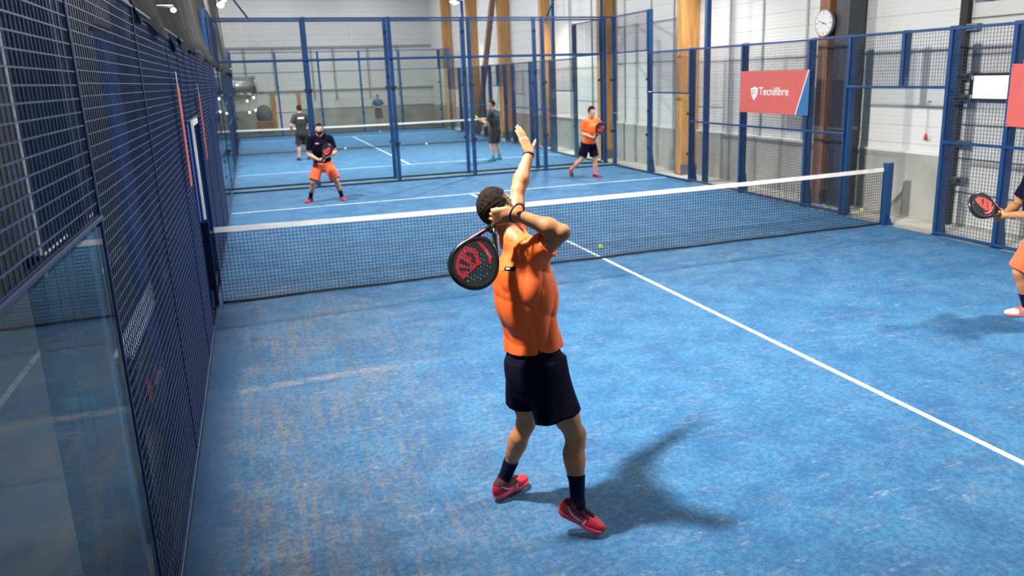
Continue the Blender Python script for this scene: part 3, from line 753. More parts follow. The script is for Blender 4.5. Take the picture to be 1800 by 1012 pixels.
# floodlight masts
def lab_near(l): return 'near left mesh' not in l
def mast(x, y, label, h=5.9, watts=0, lit=True, tilt=(0, 0)):
    s = 1 if x > 0 else -1
    t = thing('floodlight_mast', label, 'lamp post', (x, y, -.02), 0, 'floodlight masts'); ar = abs(x)-4.95
    m = MB(); m.cbox((-.055, -.055, .012), (.055, .055, h), .006); m.build('pole', BLUE, t)
    m = MB(); m.box((-.11, -.11, 0), (.11, .11, .014)); m.build('base_plate', BLUE, t)
    m = MB(); m.cbox((-.03, -.40, h+.06), (.03, .40, h+.12), .004); m.cbox((min(0, -s*ar), -.03, h+.02), (max(0, -s*ar), .03, h+.07), .004); m.cbox((-s*ar-.02, -.40, h+.02), (-s*ar+.02, .40, h+.07), .004); m.build('cross_arm', BLUE, t)
    for dy in (-.25, .25):
        hd = MB(); hd.cbox((-.16, -.19, -.03), (.16, .19, .05), .01); o = hd.build('lamp_head', LAMPD, t)
        o.location = (-s*ar, dy, h-.04); o.rotation_euler = (0, s*math.radians(28), 0)
        g = MB(); g.cbox((-.13, -.16, -.036), (.13, .16, -.0305), .001); g.build('lamp_glass', LAMPG, o)
    if watts:
        L = bpy.data.lights.new('floodlight', 'AREA'); L.shape = 'RECTANGLE'; L.size = .24; L.size_y = .50; L.energy = watts; L.color = (1, .965, .90)
        lo = bpy.data.objects.new('floodlight_beam', L); COL.objects.link(lo)
        lo.location = (x-s*(ar+.03), y, h-.14); L.spread = math.radians(150 if lab_near(label) else 105)
        tgt = Vector((tilt[0], tilt[1], 0)); lo.rotation_euler = (tgt-Vector(lo.location)).to_track_quat('-Z', 'Y').to_euler()
        lo.visible_glossy = True
W = 760
for x, y, lab, k in ((5.28, 5.72, 'tall blue floodlight mast behind the right fence of the near court', .85), (-5.42, 5.72, 'floodlight mast behind the far part of the left fence', .85),
        (-5.42, -5.10, 'floodlight mast right behind the near left mesh fence', 1.2), (5.28, -4.9, 'floodlight mast behind the right player, beyond the frame', .60),
        (5.28, 15.1, 'floodlight mast near the first half of the next court, right side', 1.25), (5.28, 26.5, 'distant right floodlight mast with a glaring lamp', .9),
        (-5.42, 15.1, 'floodlight mast near the first half of the next court, left side', 1.25), (-5.42, 26.5, 'distant left floodlight mast of the next court', .9)):
    mast(x, y, lab, 6.0, W*k, True, (-x*.10, y*1.05 if abs(y) < 7 and y > 0 else y) if lab.find('near left mesh') < 0 else (1.5, -2.6))
t = thing('service_pipe', 'slim blue pole rising just beyond the far right corner', 'pole', (5.30, 11.35, -.02))
m = MB(); m.cone((0, 0, 0), (0, 0, HZ-.05), .05, .05, 14); m.build('pole', BLUE, t, True)
for (x, y, z), lab in (((-4.88, -2.25, 3.12), 'small oval lamp glowing against the dark netting'), ((-5.2, 34.5, 6.5), 'bright lamp high at the far left end of the hall')):
    t = thing('hall_lamp', lab, 'lamp', (x, y, z)); s_ = .022 if y < 10 else .16
    m = MB(); m.sphere((0, 0, 0), (s_, s_*1.6, s_*.8), 16); m.build('bulb', LAMPG, t, True)
    m = MB(); m.cone((0, 0, s_*.6), (0, 0, s_*1.6), s_*.9, s_*.4, 14); m.cone((0, 0, s_*1.5), (-.12 if y < 10 else 0, 0, s_*1.5 if y < 10 else 2.0), .012, .012, 8); m.build('holder', LAMPD, t)
# ceiling lamps added out of view for soft fill light over the hall
k = 0
for x in (-6.5, -2.2, 2.2):
    for y in (-9, -2, 5, 12, 19, 26, 33):
        k += 1
        t = thing('added_ceiling_lamp', 'long ceiling luminaire lamp added out of view for soft light', 'lamp', (x, y, HZ-.5), 0, 'added ceiling fill lamps')
        m = MB(); m.cbox((-.22, -.75, 0), (.22, .75, .08), .01); m.build('housing', LAMPD, t)
        m = MB(); m.box((-.006, -.5, .08), (.006, -.49, .5)); m.box((-.006, .49, .08), (.006, .5, .5)); m.build('hanger', BLACK, t)
        L = bpy.data.lights.new('fill', 'AREA'); L.shape = 'RECTANGLE'; L.size = .42; L.size_y = 1.45; L.energy = (4 if y < 2 else 18 if y < 8 else 62 if y < 24 else 170) if x > -6 else (22 if y < 3 else 90); L.color = (.97, .98, 1)
        lo = bpy.data.objects.new('added_fill_light', L); COL.objects.link(lo); lo.location = (x, y, HZ-.52)
# tennis balls
def ball(x, y, z, label, mt, r=.033):
    t = thing('padel_ball', label, 'ball', (x, y, z+r), 0, 'padel balls')
    m = MB(); m.sphere((0, 0, 0), r, 24); m.build('felt', mt, t, True)
    m = MB(); pts = []
    for i in range(48):
        a = 2*math.pi*i/48; q = V(math.cos(a)*.86, math.sin(a)*.86, .5*math.cos(2*a)); pts.append(nrm(q)*r)
    m.tube(pts, .0016, 6, closed=True); m.build('seam', WHT, t, True)
ball(.227, .554, 0, 'yellow-green ball on the blue floor just behind the near net', BALL)
ball(5.55, 1.05, -.004, 'yellow-green ball by the wall near the right end of the net', BALL)
ball(-1.164, 20.55, 0, 'pale ball at the foot of the distant net, left part', BALLW, .045)
ball(1.95, 20.5, 0, 'pale ball at the foot of the distant net, right part', BALLW, .045)
ball(1.608, 29.9, 0, 'orange ball at the far end of the next court', BALLO, .05)
# ---------------------------------------------------------------- people
def ortho(a, b):    # unit a, and b made perpendicular
    a = nrm(a); b = np.asarray(b, float); return a, nrm(b-(b@a)*a)
def hand_prims(wr, D, N, side, curl, thumb=(.5, .5, .3), sc=1.0, spread=.0):
    """list of (kind,args): palm and fingers. side=+1 right hand, -1 left hand"""
    D, N = ortho(D, N); S = np.cross(D, N)*side
    L = []
    R = np.array([D, S, N]); L.append(('palm', wr+D*.052*sc, R, V(.048, .040, .0155)*sc, .014*sc))
    L.append(('pc', wr-D*.01, wr+D*.03*sc, .025*sc, .021*sc))
    F = []
    for i, (off, ln, st) in enumerate(((.030, 1.0, .090), (.010, 1.10, .095), (-.011, 1.02, .091), (-.030, .82, .084))):
        c = curl[i] if hasattr(curl[i], '__len__') else (curl[i], curl[i]*1.15, curl[i]*.8)
        p = wr+D*st*sc+S*off*sc; ang = 0; sp = spread*(off/.03); pts = [p-D*.02*sc, p]; r = [.0095, .0094]
        for q, l in enumerate((.043, .027, .021)):
            ang += math.radians(c[q]); d = (D*math.cos(sp)+S*math.sin(sp))*math.cos(ang)+N*math.sin(ang)
            p = p+d*l*ln*sc; pts.append(p); r.append((.0088, .0080, .0068)[q])
        F.append((pts, [x*sc for x in r]))
    a, b, c = thumb
    t0 = wr+D*.018*sc+S*.022*sc; d0 = nrm(S*a+D*(1-a)+N*c); p1 = t0+d0*.045*sc
    d1 = nrm(S*(a*b)+D*(1-a*b)+N*c*1.2); p2 = p1+d1*.034*sc; d2 = nrm(d1+N*.35*(c > .2)+D*.1); p3 = p2+d2*.027*sc
    F.append(([t0, p1, p2, p3], [.0150*sc, .0115*sc, .0100*sc, .0078*sc]))
    return L, F
def human(t, J, h, skin, gender=0):
    """J: joints dict in world coordinates -> returns dict of sdf functions"""
    pel, chest, neck, head = J['pel'], J['chest'], J['neck'], J['head']
    upP = nrm(chest-pel); Rp = nrm(J['Rp']-(J['Rp']@upP)*upP); Fp = np.cross(upP, Rp)
    upC = nrm(neck-chest); Rc = nrm(J['Rc']-(J['Rc']@upC)*upC); Fc = np.cross(upC, Rc)
    hU, hF = ortho(J['headU'], J['headF']); hR = np.cross(hF, hU)
    RP = np.array([Rp, Fp, upP]); RC = np.array([Rc, Fc, upC]); RH = np.array([hR, hF, hU])
    waist = (pel+chest)/2
    H = {s: hand_prims(J['wr'+s], J['hd'+s], J['hn'+s], 1 if s == 'R' else -1, J['curl'+s], J.get('th'+s, (.5, .5, .4)), J.get('hs'+s, 1.0), J.get('spread'+s, .03)) for s in 'RL'}
    hc = head
    def f_head(p):
        d = ell(p, hc+hU*.015-hF*.008, RH, (.076, .097, .098))
        d = smin(d, ell(p, hc+hF*.030-hU*.045, RH, (.058, .062, .072)), .03)
        d = smin(d, rcone(p, hc+hF*.070-hU*.088, hc+hF*.062-hU*.085+hR*.012, .020, .020), .025)
        d = smin(d, rcone(p, hc+hF*.083+hU*.018, hc+hF*.107-hU*.024, .009, .014), .012)   # nose
        d = smin(d, ell(p, hc+hF*.074+hU*.034, RH, (.050, .016, .012)), .012)            # brow
        for s in (-1, 1):
            d = -smin(-d, ell(p, hc+hF*.092+hU*.014+hR*s*.032, RH, (.019, .012, .012)), .006) if False else np.maximum(d, -ell(p, hc+hF*.104+hU*.012+hR*s*.032, RH, (.018, .016, .012)))
            e = ell(p, hc+hR*s*.080-hF*.005-hU*.008, RH, (.012, .020, .031)); e = np.maximum(e, -ell(p, hc+hR*s*.094+hF*.001-hU*.006, RH, (.010, .011, .019)))
            d = smin(d, e, .006)
        return d
    nk0 = neck-upC*.01; nk1 = hc-hU*.055-hF*.022
    def f_torso(p):
        d = ell(p, pel+upP*.02, RP, (.158, .112, .125))
        for s in 'RL': d = smin(d, ell(p, J['hip'+s]-Fp*.045-upP*.02, RP, (.085, .085, .095)), .04)
        d = smin(d, ell(p, waist, (RP+RC)/2, (.135, .098, .15)), .06)
        d = smin(d, ell(p, chest+upC*.01, RC, (.158, .112, .17)), .06)
        d = smin(d, rcone(p, J['shR']*.82+chest*.18, J['shL']*.82+chest*.18, .062, .062), .05)
        for s in 'RL': d = smin(d, rcone(p, neck+upC*.03-Fc*.015, J['sh'+s]*.85+neck*.15, .045, .05), .04)
        d = smin(d, rcone(p, nk0, nk1, .060, .054), .03)
        return d
    def f_arm(p, s):
        sh, el, wr = J['sh'+s], J['el'+s], J['wr'+s]
        d = rcone(p, sh, el, .056, .040); d = smin(d, rcone(p, sh*.6+el*.4, sh*.35+el*.65, .050, .046), .03)
        m = el*.72+wr*.28; d = smin(d, rcone(p, el, m, .040, .0445), .02); d = smin(d, rcone(p, m, wr, .0445, .0275), .03)
        return d
    def f_hand(p, s):
        L, F = H[s]; d = rbox(p, L[0][1], L[0][2], L[0][3], L[0][4]); d = smin(d, rcone(p, L[1][1], L[1][2], L[1][3], L[1][4]), .02)
        o = d
        for pts, r in F:
            f = rcone(p, pts[0], pts[1], r[0], r[1])
            for i in range(1, len(pts)-1): f = smin(f, rcone(p, pts[i], pts[i+1], r[i], r[i+1]), .003)
            o = np.minimum(o, smin(d, f, .007))
        return o
    def f_leg(p, s):
        hp, kn, an = J['hip'+s], J['kn'+s], J['an'+s]; ax = nrm(an-kn); fw = J['ff'+s]; bk = -nrm(fw-(fw@ax)*ax)
        d = rcone(p, hp, kn, .088, .055); d = smin(d, rcone(p, hp*.6+kn*.4, hp*.3+kn*.7, .080, .066), .04)
        d = smin(d, rcone(p, kn-bk*.012, kn+ax*.05-bk*.012, .047, .043), .02)
        c1 = kn+(an-kn)*.27+bk*.022
        d = smin(d, rcone(p, kn, kn+(an-kn)*.35+bk*.006, .050, .050), .03)
        d = smin(d, rcone(p, c1, kn+(an-kn)*.50+bk*.012, .050, .042), .035); d = smin(d, rcone(p, kn+(an-kn)*.35, an, .048, .033), .03)
        return d
    def f_foot(p, s):
        an, F, U = J['an'+s], J['ff'+s], J['fu'+s]
        return smin(rcone(p, an-F*.03-U*.045, an+F*.12-U*.06, .030, .026), rcone(p, an, an+F*.01-U*.04, .034, .034), .03)
    Fh = near(f_head, hc, .17); FH = {s: near(f_hand, J['wr'+s]+nrm(J['hd'+s])*.09, .16) for s in 'RL'}
    def mid(a, b, q=.12): return (J[a]+J[b])/2, np.linalg.norm(J[a]-J[b])/2+q
    FA = {s: near(f_arm, (J['sh'+s]+J['wr'+s])/2, max(np.linalg.norm(J['sh'+s]-J['wr'+s])/2, np.linalg.norm(J['el'+s]-(J['sh'+s]+J['wr'+s])/2))+.09) for s in 'RL'}
    FL = {s: near(f_leg, (J['hip'+s]+J['an'+s])/2, np.linalg.norm(J['hip'+s]-J['an'+s])/2+.12) for s in 'RL'}
    FF = {s: near(f_foot, J['an'+s]+J['ff'+s]*.05, .16) for s in 'RL'}
    FT = near(f_torso, (pel+neck)/2, np.linalg.norm(pel-neck)/2+.24)
    def f_body(p):
        d = smin(FT(p), Fh(p), .015)
        for s in 'RL':
            a = smin(FA[s](p, s), FH[s](p, s) if False else FH[s](p, s), .012); d = np.minimum(d, a) if False else smin(d, a, .012)
            d = smin(d, smin(FL[s](p, s), FF[s](p, s), .02), .02)
        return d
    pts = np.array([pel, chest, neck, head]+[J[k+s] for k in ('sh', 'el', 'wr', 'hip', 'kn', 'an') for s in 'RL'])
    pts = np.vstack([pts, [H[s][1][i][0][-1] for s in 'RL' for i in range(5)], [J['an'+s]+J['ff'+s]*.2 for s in 'RL']])
    J['lo'], J['hi'] = pts.min(0)-.22, pts.max(0)+.22
    J.update(upP=upP, RPm=RP, RCm=RC, RHm=RH, waist=waist, Fc=Fc, upC=upC, Rcc=Rc, Rpp=Rp, Fpp=Fp, hU=hU, hF=hF, hR=hR, H=H)
    J['f'] = dict(head=f_head, torso=f_torso, arm=f_arm, leg=f_leg, hand=f_hand, body=f_body)
    # clip away the skull area hidden below hair is not needed: one continuous skin
    o = sdf_obj('body', f_body, J['lo'], J['hi'], h, skin, t)
    # eyes and mouth
    for s in (-1, 1):
        c = hc+hF*.082+hU*.012+hR*s*.032
        m = MB(); m.sphere(c, .0125, 14); e = m.build('eye', EYEW, None, True); wparent(e, t)
        m = MB(); m.sphere(c+hF*.0085, .0058, 10); e2 = m.build('iris', EYED, None, True); e2.parent = e
    m = MB(); m.tube([hc+hF*.083-hU*.052+hR*.022, hc+hF*.0935-hU*.050, hc+hF*.083-hU*.052-hR*.022], [.003, .0055, .003], 8); e = m.build('mouth', LIP, None, True); wparent(e, t)
    return J
def wrinkle(p, R, A, fr=1.0, ph=0.0, slope=.7):
    q = p@np.asarray(R).T*fr
    w = .9*np.sin(q[:,0]*9+ph)+.6*np.sin(q[:,1]*13+1.3*ph)
    R_ = lambda x: 1-2*np.abs(np.sin(x))**.8
    a = R_(q[:,2]*11+q[:,0]*19*slope+1.2*w+ph)*.5+R_(q[:,0]*27-q[:,2]*6*slope+1.3*w+1.7*ph)*.5+R_(q[:,1]*24-q[:,2]*8+1.1*w)*.4
    return A*a
def hair(t, J, material, h, beard=False, thick=.014, fringe=.035):
    hc, hU, hF, hR, RH = J['head'], J['hU'], J['hF'], J['hR'], J['RHm']
    def f(p):
        q = (p-hc)@RH.T
        n = .0022*np.sin(q[:,0]*190+3*np.sin(q[:,2]*60))*np.sin(q[:,2]*120+q[:,1]*90)
        d = ell(p, hc+hU*.020-hF*.010, RH, (.079+thick*.45, .100+thick*.8, .100+thick))+n
        top = -(q[:,2]-(fringe+.03+.10*np.clip(q[:,1]-.02, 0, .1)*-1)); back = np.maximum(q[:,1]+.008+.25*np.minimum(q[:,2]-.02, 0)*-1*.4, -(q[:,2]+.072+.15*q[:,1]))
        side = np.maximum(q[:,1]-.026, -(q[:,2]+.004))
        d = np.maximum(d, np.minimum(np.minimum(top, back), side))
        return np.maximum(d, -(ell(p, hc+hU*.01-hF*.008, RH, (.066, .085, .085))))
    sdf_obj('hair', f, hc-.15, hc+.15, h, material, t)
    if beard:
        def g(p):
            q = (p-hc)@RH.T
            d = smin(ell(p, hc+hF*.032-hU*.047, RH, (.064, .069, .079)), rcone(p, hc+hF*.072-hU*.092, hc+hF*.070-hU*.098, .022, .02), .02)
            d = np.maximum(d, q[:,2]+.048-.5*np.clip(np.abs(q[:,0])-.03, 0, .05)); d = np.maximum(d, -(q[:,1]-.0)); mouth = ell(p, hc+hF*.098-hU*.052, RH, (.024, .03, .010))
            return np.maximum(d, -mouth)
        sdf_obj('beard', g, hc-.15, hc+.15, h, material, t)
def shirt(t, J, material, h, hem=.02, loose=.024, wr=.006, sleeve=.50, hemw=(.178, .135), name='jersey'):
    pel, chest, neck, w = J['pel'], J['chest'], J['neck'], J['waist']; upP, upC = J['upP'], J['upC']; RC, RP = J['RCm'], J['RPm']
    hp = pel-upP*hem
    def f(p):
        d = ell(p, chest-upC*.01, RC, (.156+loose, .114+loose, .22+loose*.5))
        e1 = efrus(p, hp, chest+upC*.08, (J['Rpp']+J['Rcc'])/2, hemw, (.125+loose, .085+loose), (False, True))
        d = smin(d, e1, .09)
        d = smin(d, rcone(p, J['shR']*.85+chest*.15, J['shL']*.85+chest*.15, .072, .072), .05)
        for s in 'RL': d = smin(d, rcone(p, neck+upC*.02-J['Fc']*.015, J['sh'+s]*.86+neck*.14, .054, .062), .04)
        d = np.maximum(d, -((p-hp)@upP))
        d = np.maximum(d, -((p-hp)@upP)-0)
        for s in 'RL':
            sh, el = J['sh'+s], J['el'+s]; ax = nrm(el-sh); e = sh+(el-sh)*sleeve
            c = rcone(p, sh, sh+(el-sh)*(sleeve+.15), .070, .068); k = (p-e)@ax
            c = np.maximum(c, k); c = np.maximum(c, -np.maximum(rcone(p, sh, el, .060, .056), -(k+.05)))
            d = smin(d, c, .025)
        d = d+wrinkle(p, RC, wr, 1.0, J.get('ph', 0))
        d = np.maximum(d, -((p-hp)@upP))
        # open hem and neck
        d = np.maximum(d, -np.maximum(efrus(p, hp-upP*.05, hp+upP*.05, J['Rpp'], (hemw[0]-.010, hemw[1]-.010), (hemw[0]-.010, hemw[1]-.010), (False, False)), (p-hp)@upP-.03))
        nk = neck+upC*.062+J['Fc']*.022
        d = np.maximum(d, -rcone(p, nk, nk+upC*.2, .060, .09))
        for s in 'RL':
            sh, el = J['sh'+s], J['el'+s]; ax = nrm(el-sh); e = sh+(el-sh)*sleeve; k = (p-e)@ax; rr = np.linalg.norm((p-e)-k[:,None]*ax, axis=1)-.12
            d = np.maximum(d, -np.maximum(-k, rr)) if sleeve > 0 else d
        return d
    return sdf_obj(name, f, J['lo'], J['hi'], h, material, t)
def shorts(t, J, material, h, hems, radii, top=.07, wr=.004, tr=.100, cutlegs=''):
    pel, upP, RP = J['pel'], J['upP'], J['RPm']; tp = pel+upP*top
    def f(p):
        d = efrus(p, pel-upP*.06, tp, J['Rpp'], (.178, .135), (.165, .122), (False, True))
        d = np.maximum(d, -(p-(pel-upP*.10))@upP)
        d = smin(d, efrus(p, pel-upP*.17, pel+upP*.02, J['Rpp'], (.180, .140), (.182, .150), (True, True)), .05)
        d = smin(d, ell(p, pel-J['Fpp']*.055-upP*.03, RP, (.165, .112, .16)), .05)
        for s in 'RL':
            hp = J['hip'+s]; e = hems[s]; ax = nrm(e-hp); k = (p-e)@ax
            c = rcone(p, hp, e+(e-hp)*.1, tr+.012, radii[s]); c = np.maximum(c, k)
            c = np.maximum(c, -np.maximum(rcone(p, hp, e+(e-hp)*.1, tr-.004, radii[s]-.016), -(k+.022)))
            d = smin(d, c, .018)
        d = d+wrinkle(p, RP, wr, .8, J.get('ph', 0)+2, .4)
        for s in 'RL':
            hp = J['hip'+s]; e = hems[s]; ax = nrm(e-hp); k = (p-e)@ax; rr = np.linalg.norm((p-e)-k[:,None]*ax, axis=1)-radii[s]-.03
            d = np.maximum(d, -np.maximum(np.maximum(-k, rr), k-.07)) if s in cutlegs else d
        return np.maximum(d, (p-tp)@upP)
    return sdf_obj('shorts', f, J['lo'], J['hi'], h, material, t)
def sock(t, J, s, material, h, top=.16, bulge=.005):
    kn, an = J['kn'+s], J['an'+s]; ax = nrm(kn-an); U = J['fu'+s]
    def f(p):
        d = J['f']['leg'](p, s)-bulge; d = smin(d, rcone(p, an, an-U*.04, .040, .042), .02)
        d = d+.0009*np.sin(((p-an)@ax)*420)
        return np.maximum(np.maximum(d, (p-an)@ax-top), -((p-an)@U+.05))
    c = an; return sdf_obj('sock', f, c-.24, c+.24, h, material, t)
def shoe(t, J, s, upper, sole, knit, lace, h, mark=None, stripes=False):
    an, F, U = J['an'+s], J['ff'+s], J['fu'+s]; S = np.cross(F, U); R = np.array([F, S, U]); base = an-U*.088
    def up(p):
        q = (p-base)@R.T; y = q[:,1]-.012*np.clip(q[:,0]/.15, -1, 1)*(1 if s == 'L' else -1)*0
        d = ell(p, base-F*.035+U*.050, R, (.055, .037, .058))
        d = smin(d, ell(p, base+F*.115+U*.030, R, (.085, .046, .036)), .04)
        d = smin(d, rcone(p, base+U*.055+F*.015, base+F*.10+U*.036, .040, .030), .03)
        d = smin(d, rcone(p, base+U*.085-F*.005, base+U*.06-F*.01, .042, .042), .02)
        d = np.maximum(d, -(q[:,2]-.012)); d = np.maximum(d, q[:,2]-.105-.25*np.abs(q[:,0])+.0*q[:,0])
        return np.maximum(d, -rcone(p, base+U*.09, base+U*.16, .036, .040))
    o = sdf_obj('shoe', up, base-.25, base+.25, h, upper, t)
    def so(p):
        q = (p-base)@R.T; x = np.clip((q[:,0]+.04)/.16, 0, 1)
        w = .034+.012*x-.007*np.exp(-((q[:,0]-.03)/.03)**2); ax_ = np.clip(q[:,0], -.045, .145)
        d2 = np.sqrt((q[:,0]-ax_)**2+q[:,1]**2)-w-.004
        th = .016+.006*np.clip(-(q[:,0]-.02)/.06, 0, 1); rise = .10*np.clip(q[:,0]-.10, 0, .2)**1.0*.6
        dz = np.maximum(q[:,2]-rise-.016-th*.35, -(q[:,2]-rise*1.2)+.0)
        return smin(np.maximum(d2, dz), np.maximum(d2, dz), .001)
    so_ = sdf_obj('sole', so, base-.25, base+.25, h, sole, t); so_.parent = o; so_.matrix_parent_inverse = Matrix.Identity(4)
    if knit is not None:
        def co_(p):
            q = (p-base)@R.T; d = up(p)-.0016
            return np.maximum(d, -(q[:,2]-.066+.16*np.clip(q[:,0]+.02, 0, .2)*1.0-.25*np.clip(-q[:,0]-.02, 0, .1)))if True else d
        k_ = sdf_obj('collar', lambda p: np.maximum(co_(p), (p-base)@F-.085), base-.25, base+.25, h, knit, t); k_.parent = o; k_.matrix_parent_inverse = Matrix.Identity(4)
    bm = BVHTree.FromPolygons([v.co for v in o.data.vertices], [list(p.vertices) for p in o.data.polygons])
    def hit(x, y, z, dirn):
        w = base+F*x+S*y+U*z; r = bm.ray_cast(Vector(w), Vector(dirn)); return np.array(r[0]) if r[0] is not None else None
    # dark knit tongue panel with laces
    m = MB(); rows = []
    for i in range(9):
        x = .012+.012*i; row = []
        for y in np.linspace(-.024+.0010*i, .024-.0010*i, 7):
            q = hit(x, y, .20, -U)
            row.append((q if q is not None else base+F*x+S*y+U*.06)+U*.0022)
        rows.append(row)
    if knit is not None:
        vs = [p for r in rows for p in r]; k = len(vs); vs = vs+[p-U*.006 for p in vs]
        fs = []
        for i in range(8):
            for j in range(6): a = i*7+j; fs += [(a, a+1, a+8, a+7), (k+a, k+a+7, k+a+8, k+a+1)]
        m.add(vs, fs); kk = m.build('tongue', knit, None, True); kk.parent = o
    m = MB()
    for i in range(0, 8, 1):
        a, b = rows[i][0]+U*.003, rows[i+1][6]+U*.003; c, d = rows[i][6]+U*.003, rows[i+1][0]+U*.003; mid = rows[i][3]+U*.005
        m.tube([a, mid, b], .0026, 6); m.tube([c, mid+U*.002, d], .0026, 6)
    k0 = rows[0][3]+U*.008
    for sg in (-1, 1): m.tube([k0, k0+S*sg*.02+U*.014+F*.01, k0+S*sg*.034+U*.004+F*.012, k0+S*sg*.018-U*.002+F*.006, k0], .0024, 6)
    kk = m.build('laces', lace, None, True); kk.parent = o
    if mark is not None:
        for sg in (-1, 1):
            prof = []
            n = 20
            for i in range(n+1):   # tick-shaped mark: thin long tail rising to the heel, thick hook to the front
                u = i/n; x = -.055+.125*u; z0 = .078-.055*u+.012*math.sin(u*math.pi)*-1
                prof.append((x, z0, .0022+.0105*u**1.3))
            hook = [(.070, .023, .0095), (.074, .034, .0075), (.074, .046, .005), (.071, .058, .001)]
            def strip(pts):
                mb = []; 
                for x, z, w in pts:
                    pr_ = []
                    for dz in (-w, w):
                        q = hit(x, sg*.2, z+dz, -S*sg)
                        if q is None: q = base+F*x+S*sg*.04+U*(z+dz)
                        pr_.append(q+S*sg*.0016)
                    mb.append(pr_)
                return mb
            m = MB()
            for seq in (strip(prof),):
                vs = [p for r in seq for p in r]+[p-S*sg*.003 for r in seq for p in r]; k = 2*len(seq)
                fs = []
                for i in range(len(seq)-1): a = 2*i; fs += [(a, a+1, a+3, a+2), (k+a, k+a+2, k+a+3, k+a+1), (a, a+2, k+a+2, k+a), (a+1, k+a+1, k+a+3, a+3)]
                m.add(vs, fs)
            hk = []
            for x, z, w in hook:
                r_ = []
                for dx in (-w, w*.35):
                    q = hit(x+dx, sg*.2, z, -S*sg); q = q if q is not None else base+F*(x+dx)+S*sg*.04+U*z; r_.append(q+S*sg*.0016)
                hk.append(r_)
            vs = [p for r in hk for p in r]+[p-S*sg*.003 for r in hk for p in r]; k = 8
            fs = []
            for i in range(3): a = 2*i; fs += [(a, a+1, a+3, a+2), (k+a, k+a+2, k+a+3, k+a+1), (a, a+2, k+a+2, k+a), (a+1, k+a+1, k+a+3, a+3)]
            m.add(vs, fs)
            kk = m.build('tick_mark', mark, None); kk.parent = o
    if stripes:
        for sg in (-1, 1):
            for i in range(3):
                m = MB(); r_ = []
                for z in np.linspace(.018, .058, 6):
                    for dx in (-.0045, .0045):
                        x = .035+.022*i+(z-.02)*-.45+dx; q = hit(x, sg*.2, z, -S*sg); q = q if q is not None else base+F*x+S*sg*.038+U*z; r_.append(q+S*sg*.0015)
                vs = r_+[p-S*sg*.003 for p in r_]; fs = []
                for j in range(5): a = 2*j; fs += [(a, a+1, a+3, a+2), (12+a, 12+a+2, 12+a+3, 12+a+1)]
                m.add(vs, fs); kk = m.build('stripe', BLACK, None); kk.parent = o
    return o
def ring(t, c, ax, r, rr, material, name, tilt=(0,0,0), n=28, sq=1.0):
    ax = nrm(V(*ax)+V(*tilt)); u = nrm(np.cross(ax, V(.3, .2, 1))); w = np.cross(ax, u)
    m = MB(); m.tube([c+r*(u*math.cos(a)+w*math.sin(a)*sq) for a in np.linspace(0, 2*math.pi, n, endpoint=False)], rr, 8, closed=True)
    return wparent(m.build(name, material, None, True), t)

def smooth_loop(p, k=3):
    p = np.array(p, float); n = len(p); o = []
    for i in range(n):
        a, b, c, d = p[i-1], p[i], p[(i+1) % n], p[(i+2) % n]
        for j in range(k):
            t = j/k; o.append(tuple(.5*((2*b)+(c-a)*t+(2*a-5*b+4*c-d)*t*t+(3*b-a-3*c+d)*t**3)))
    return o
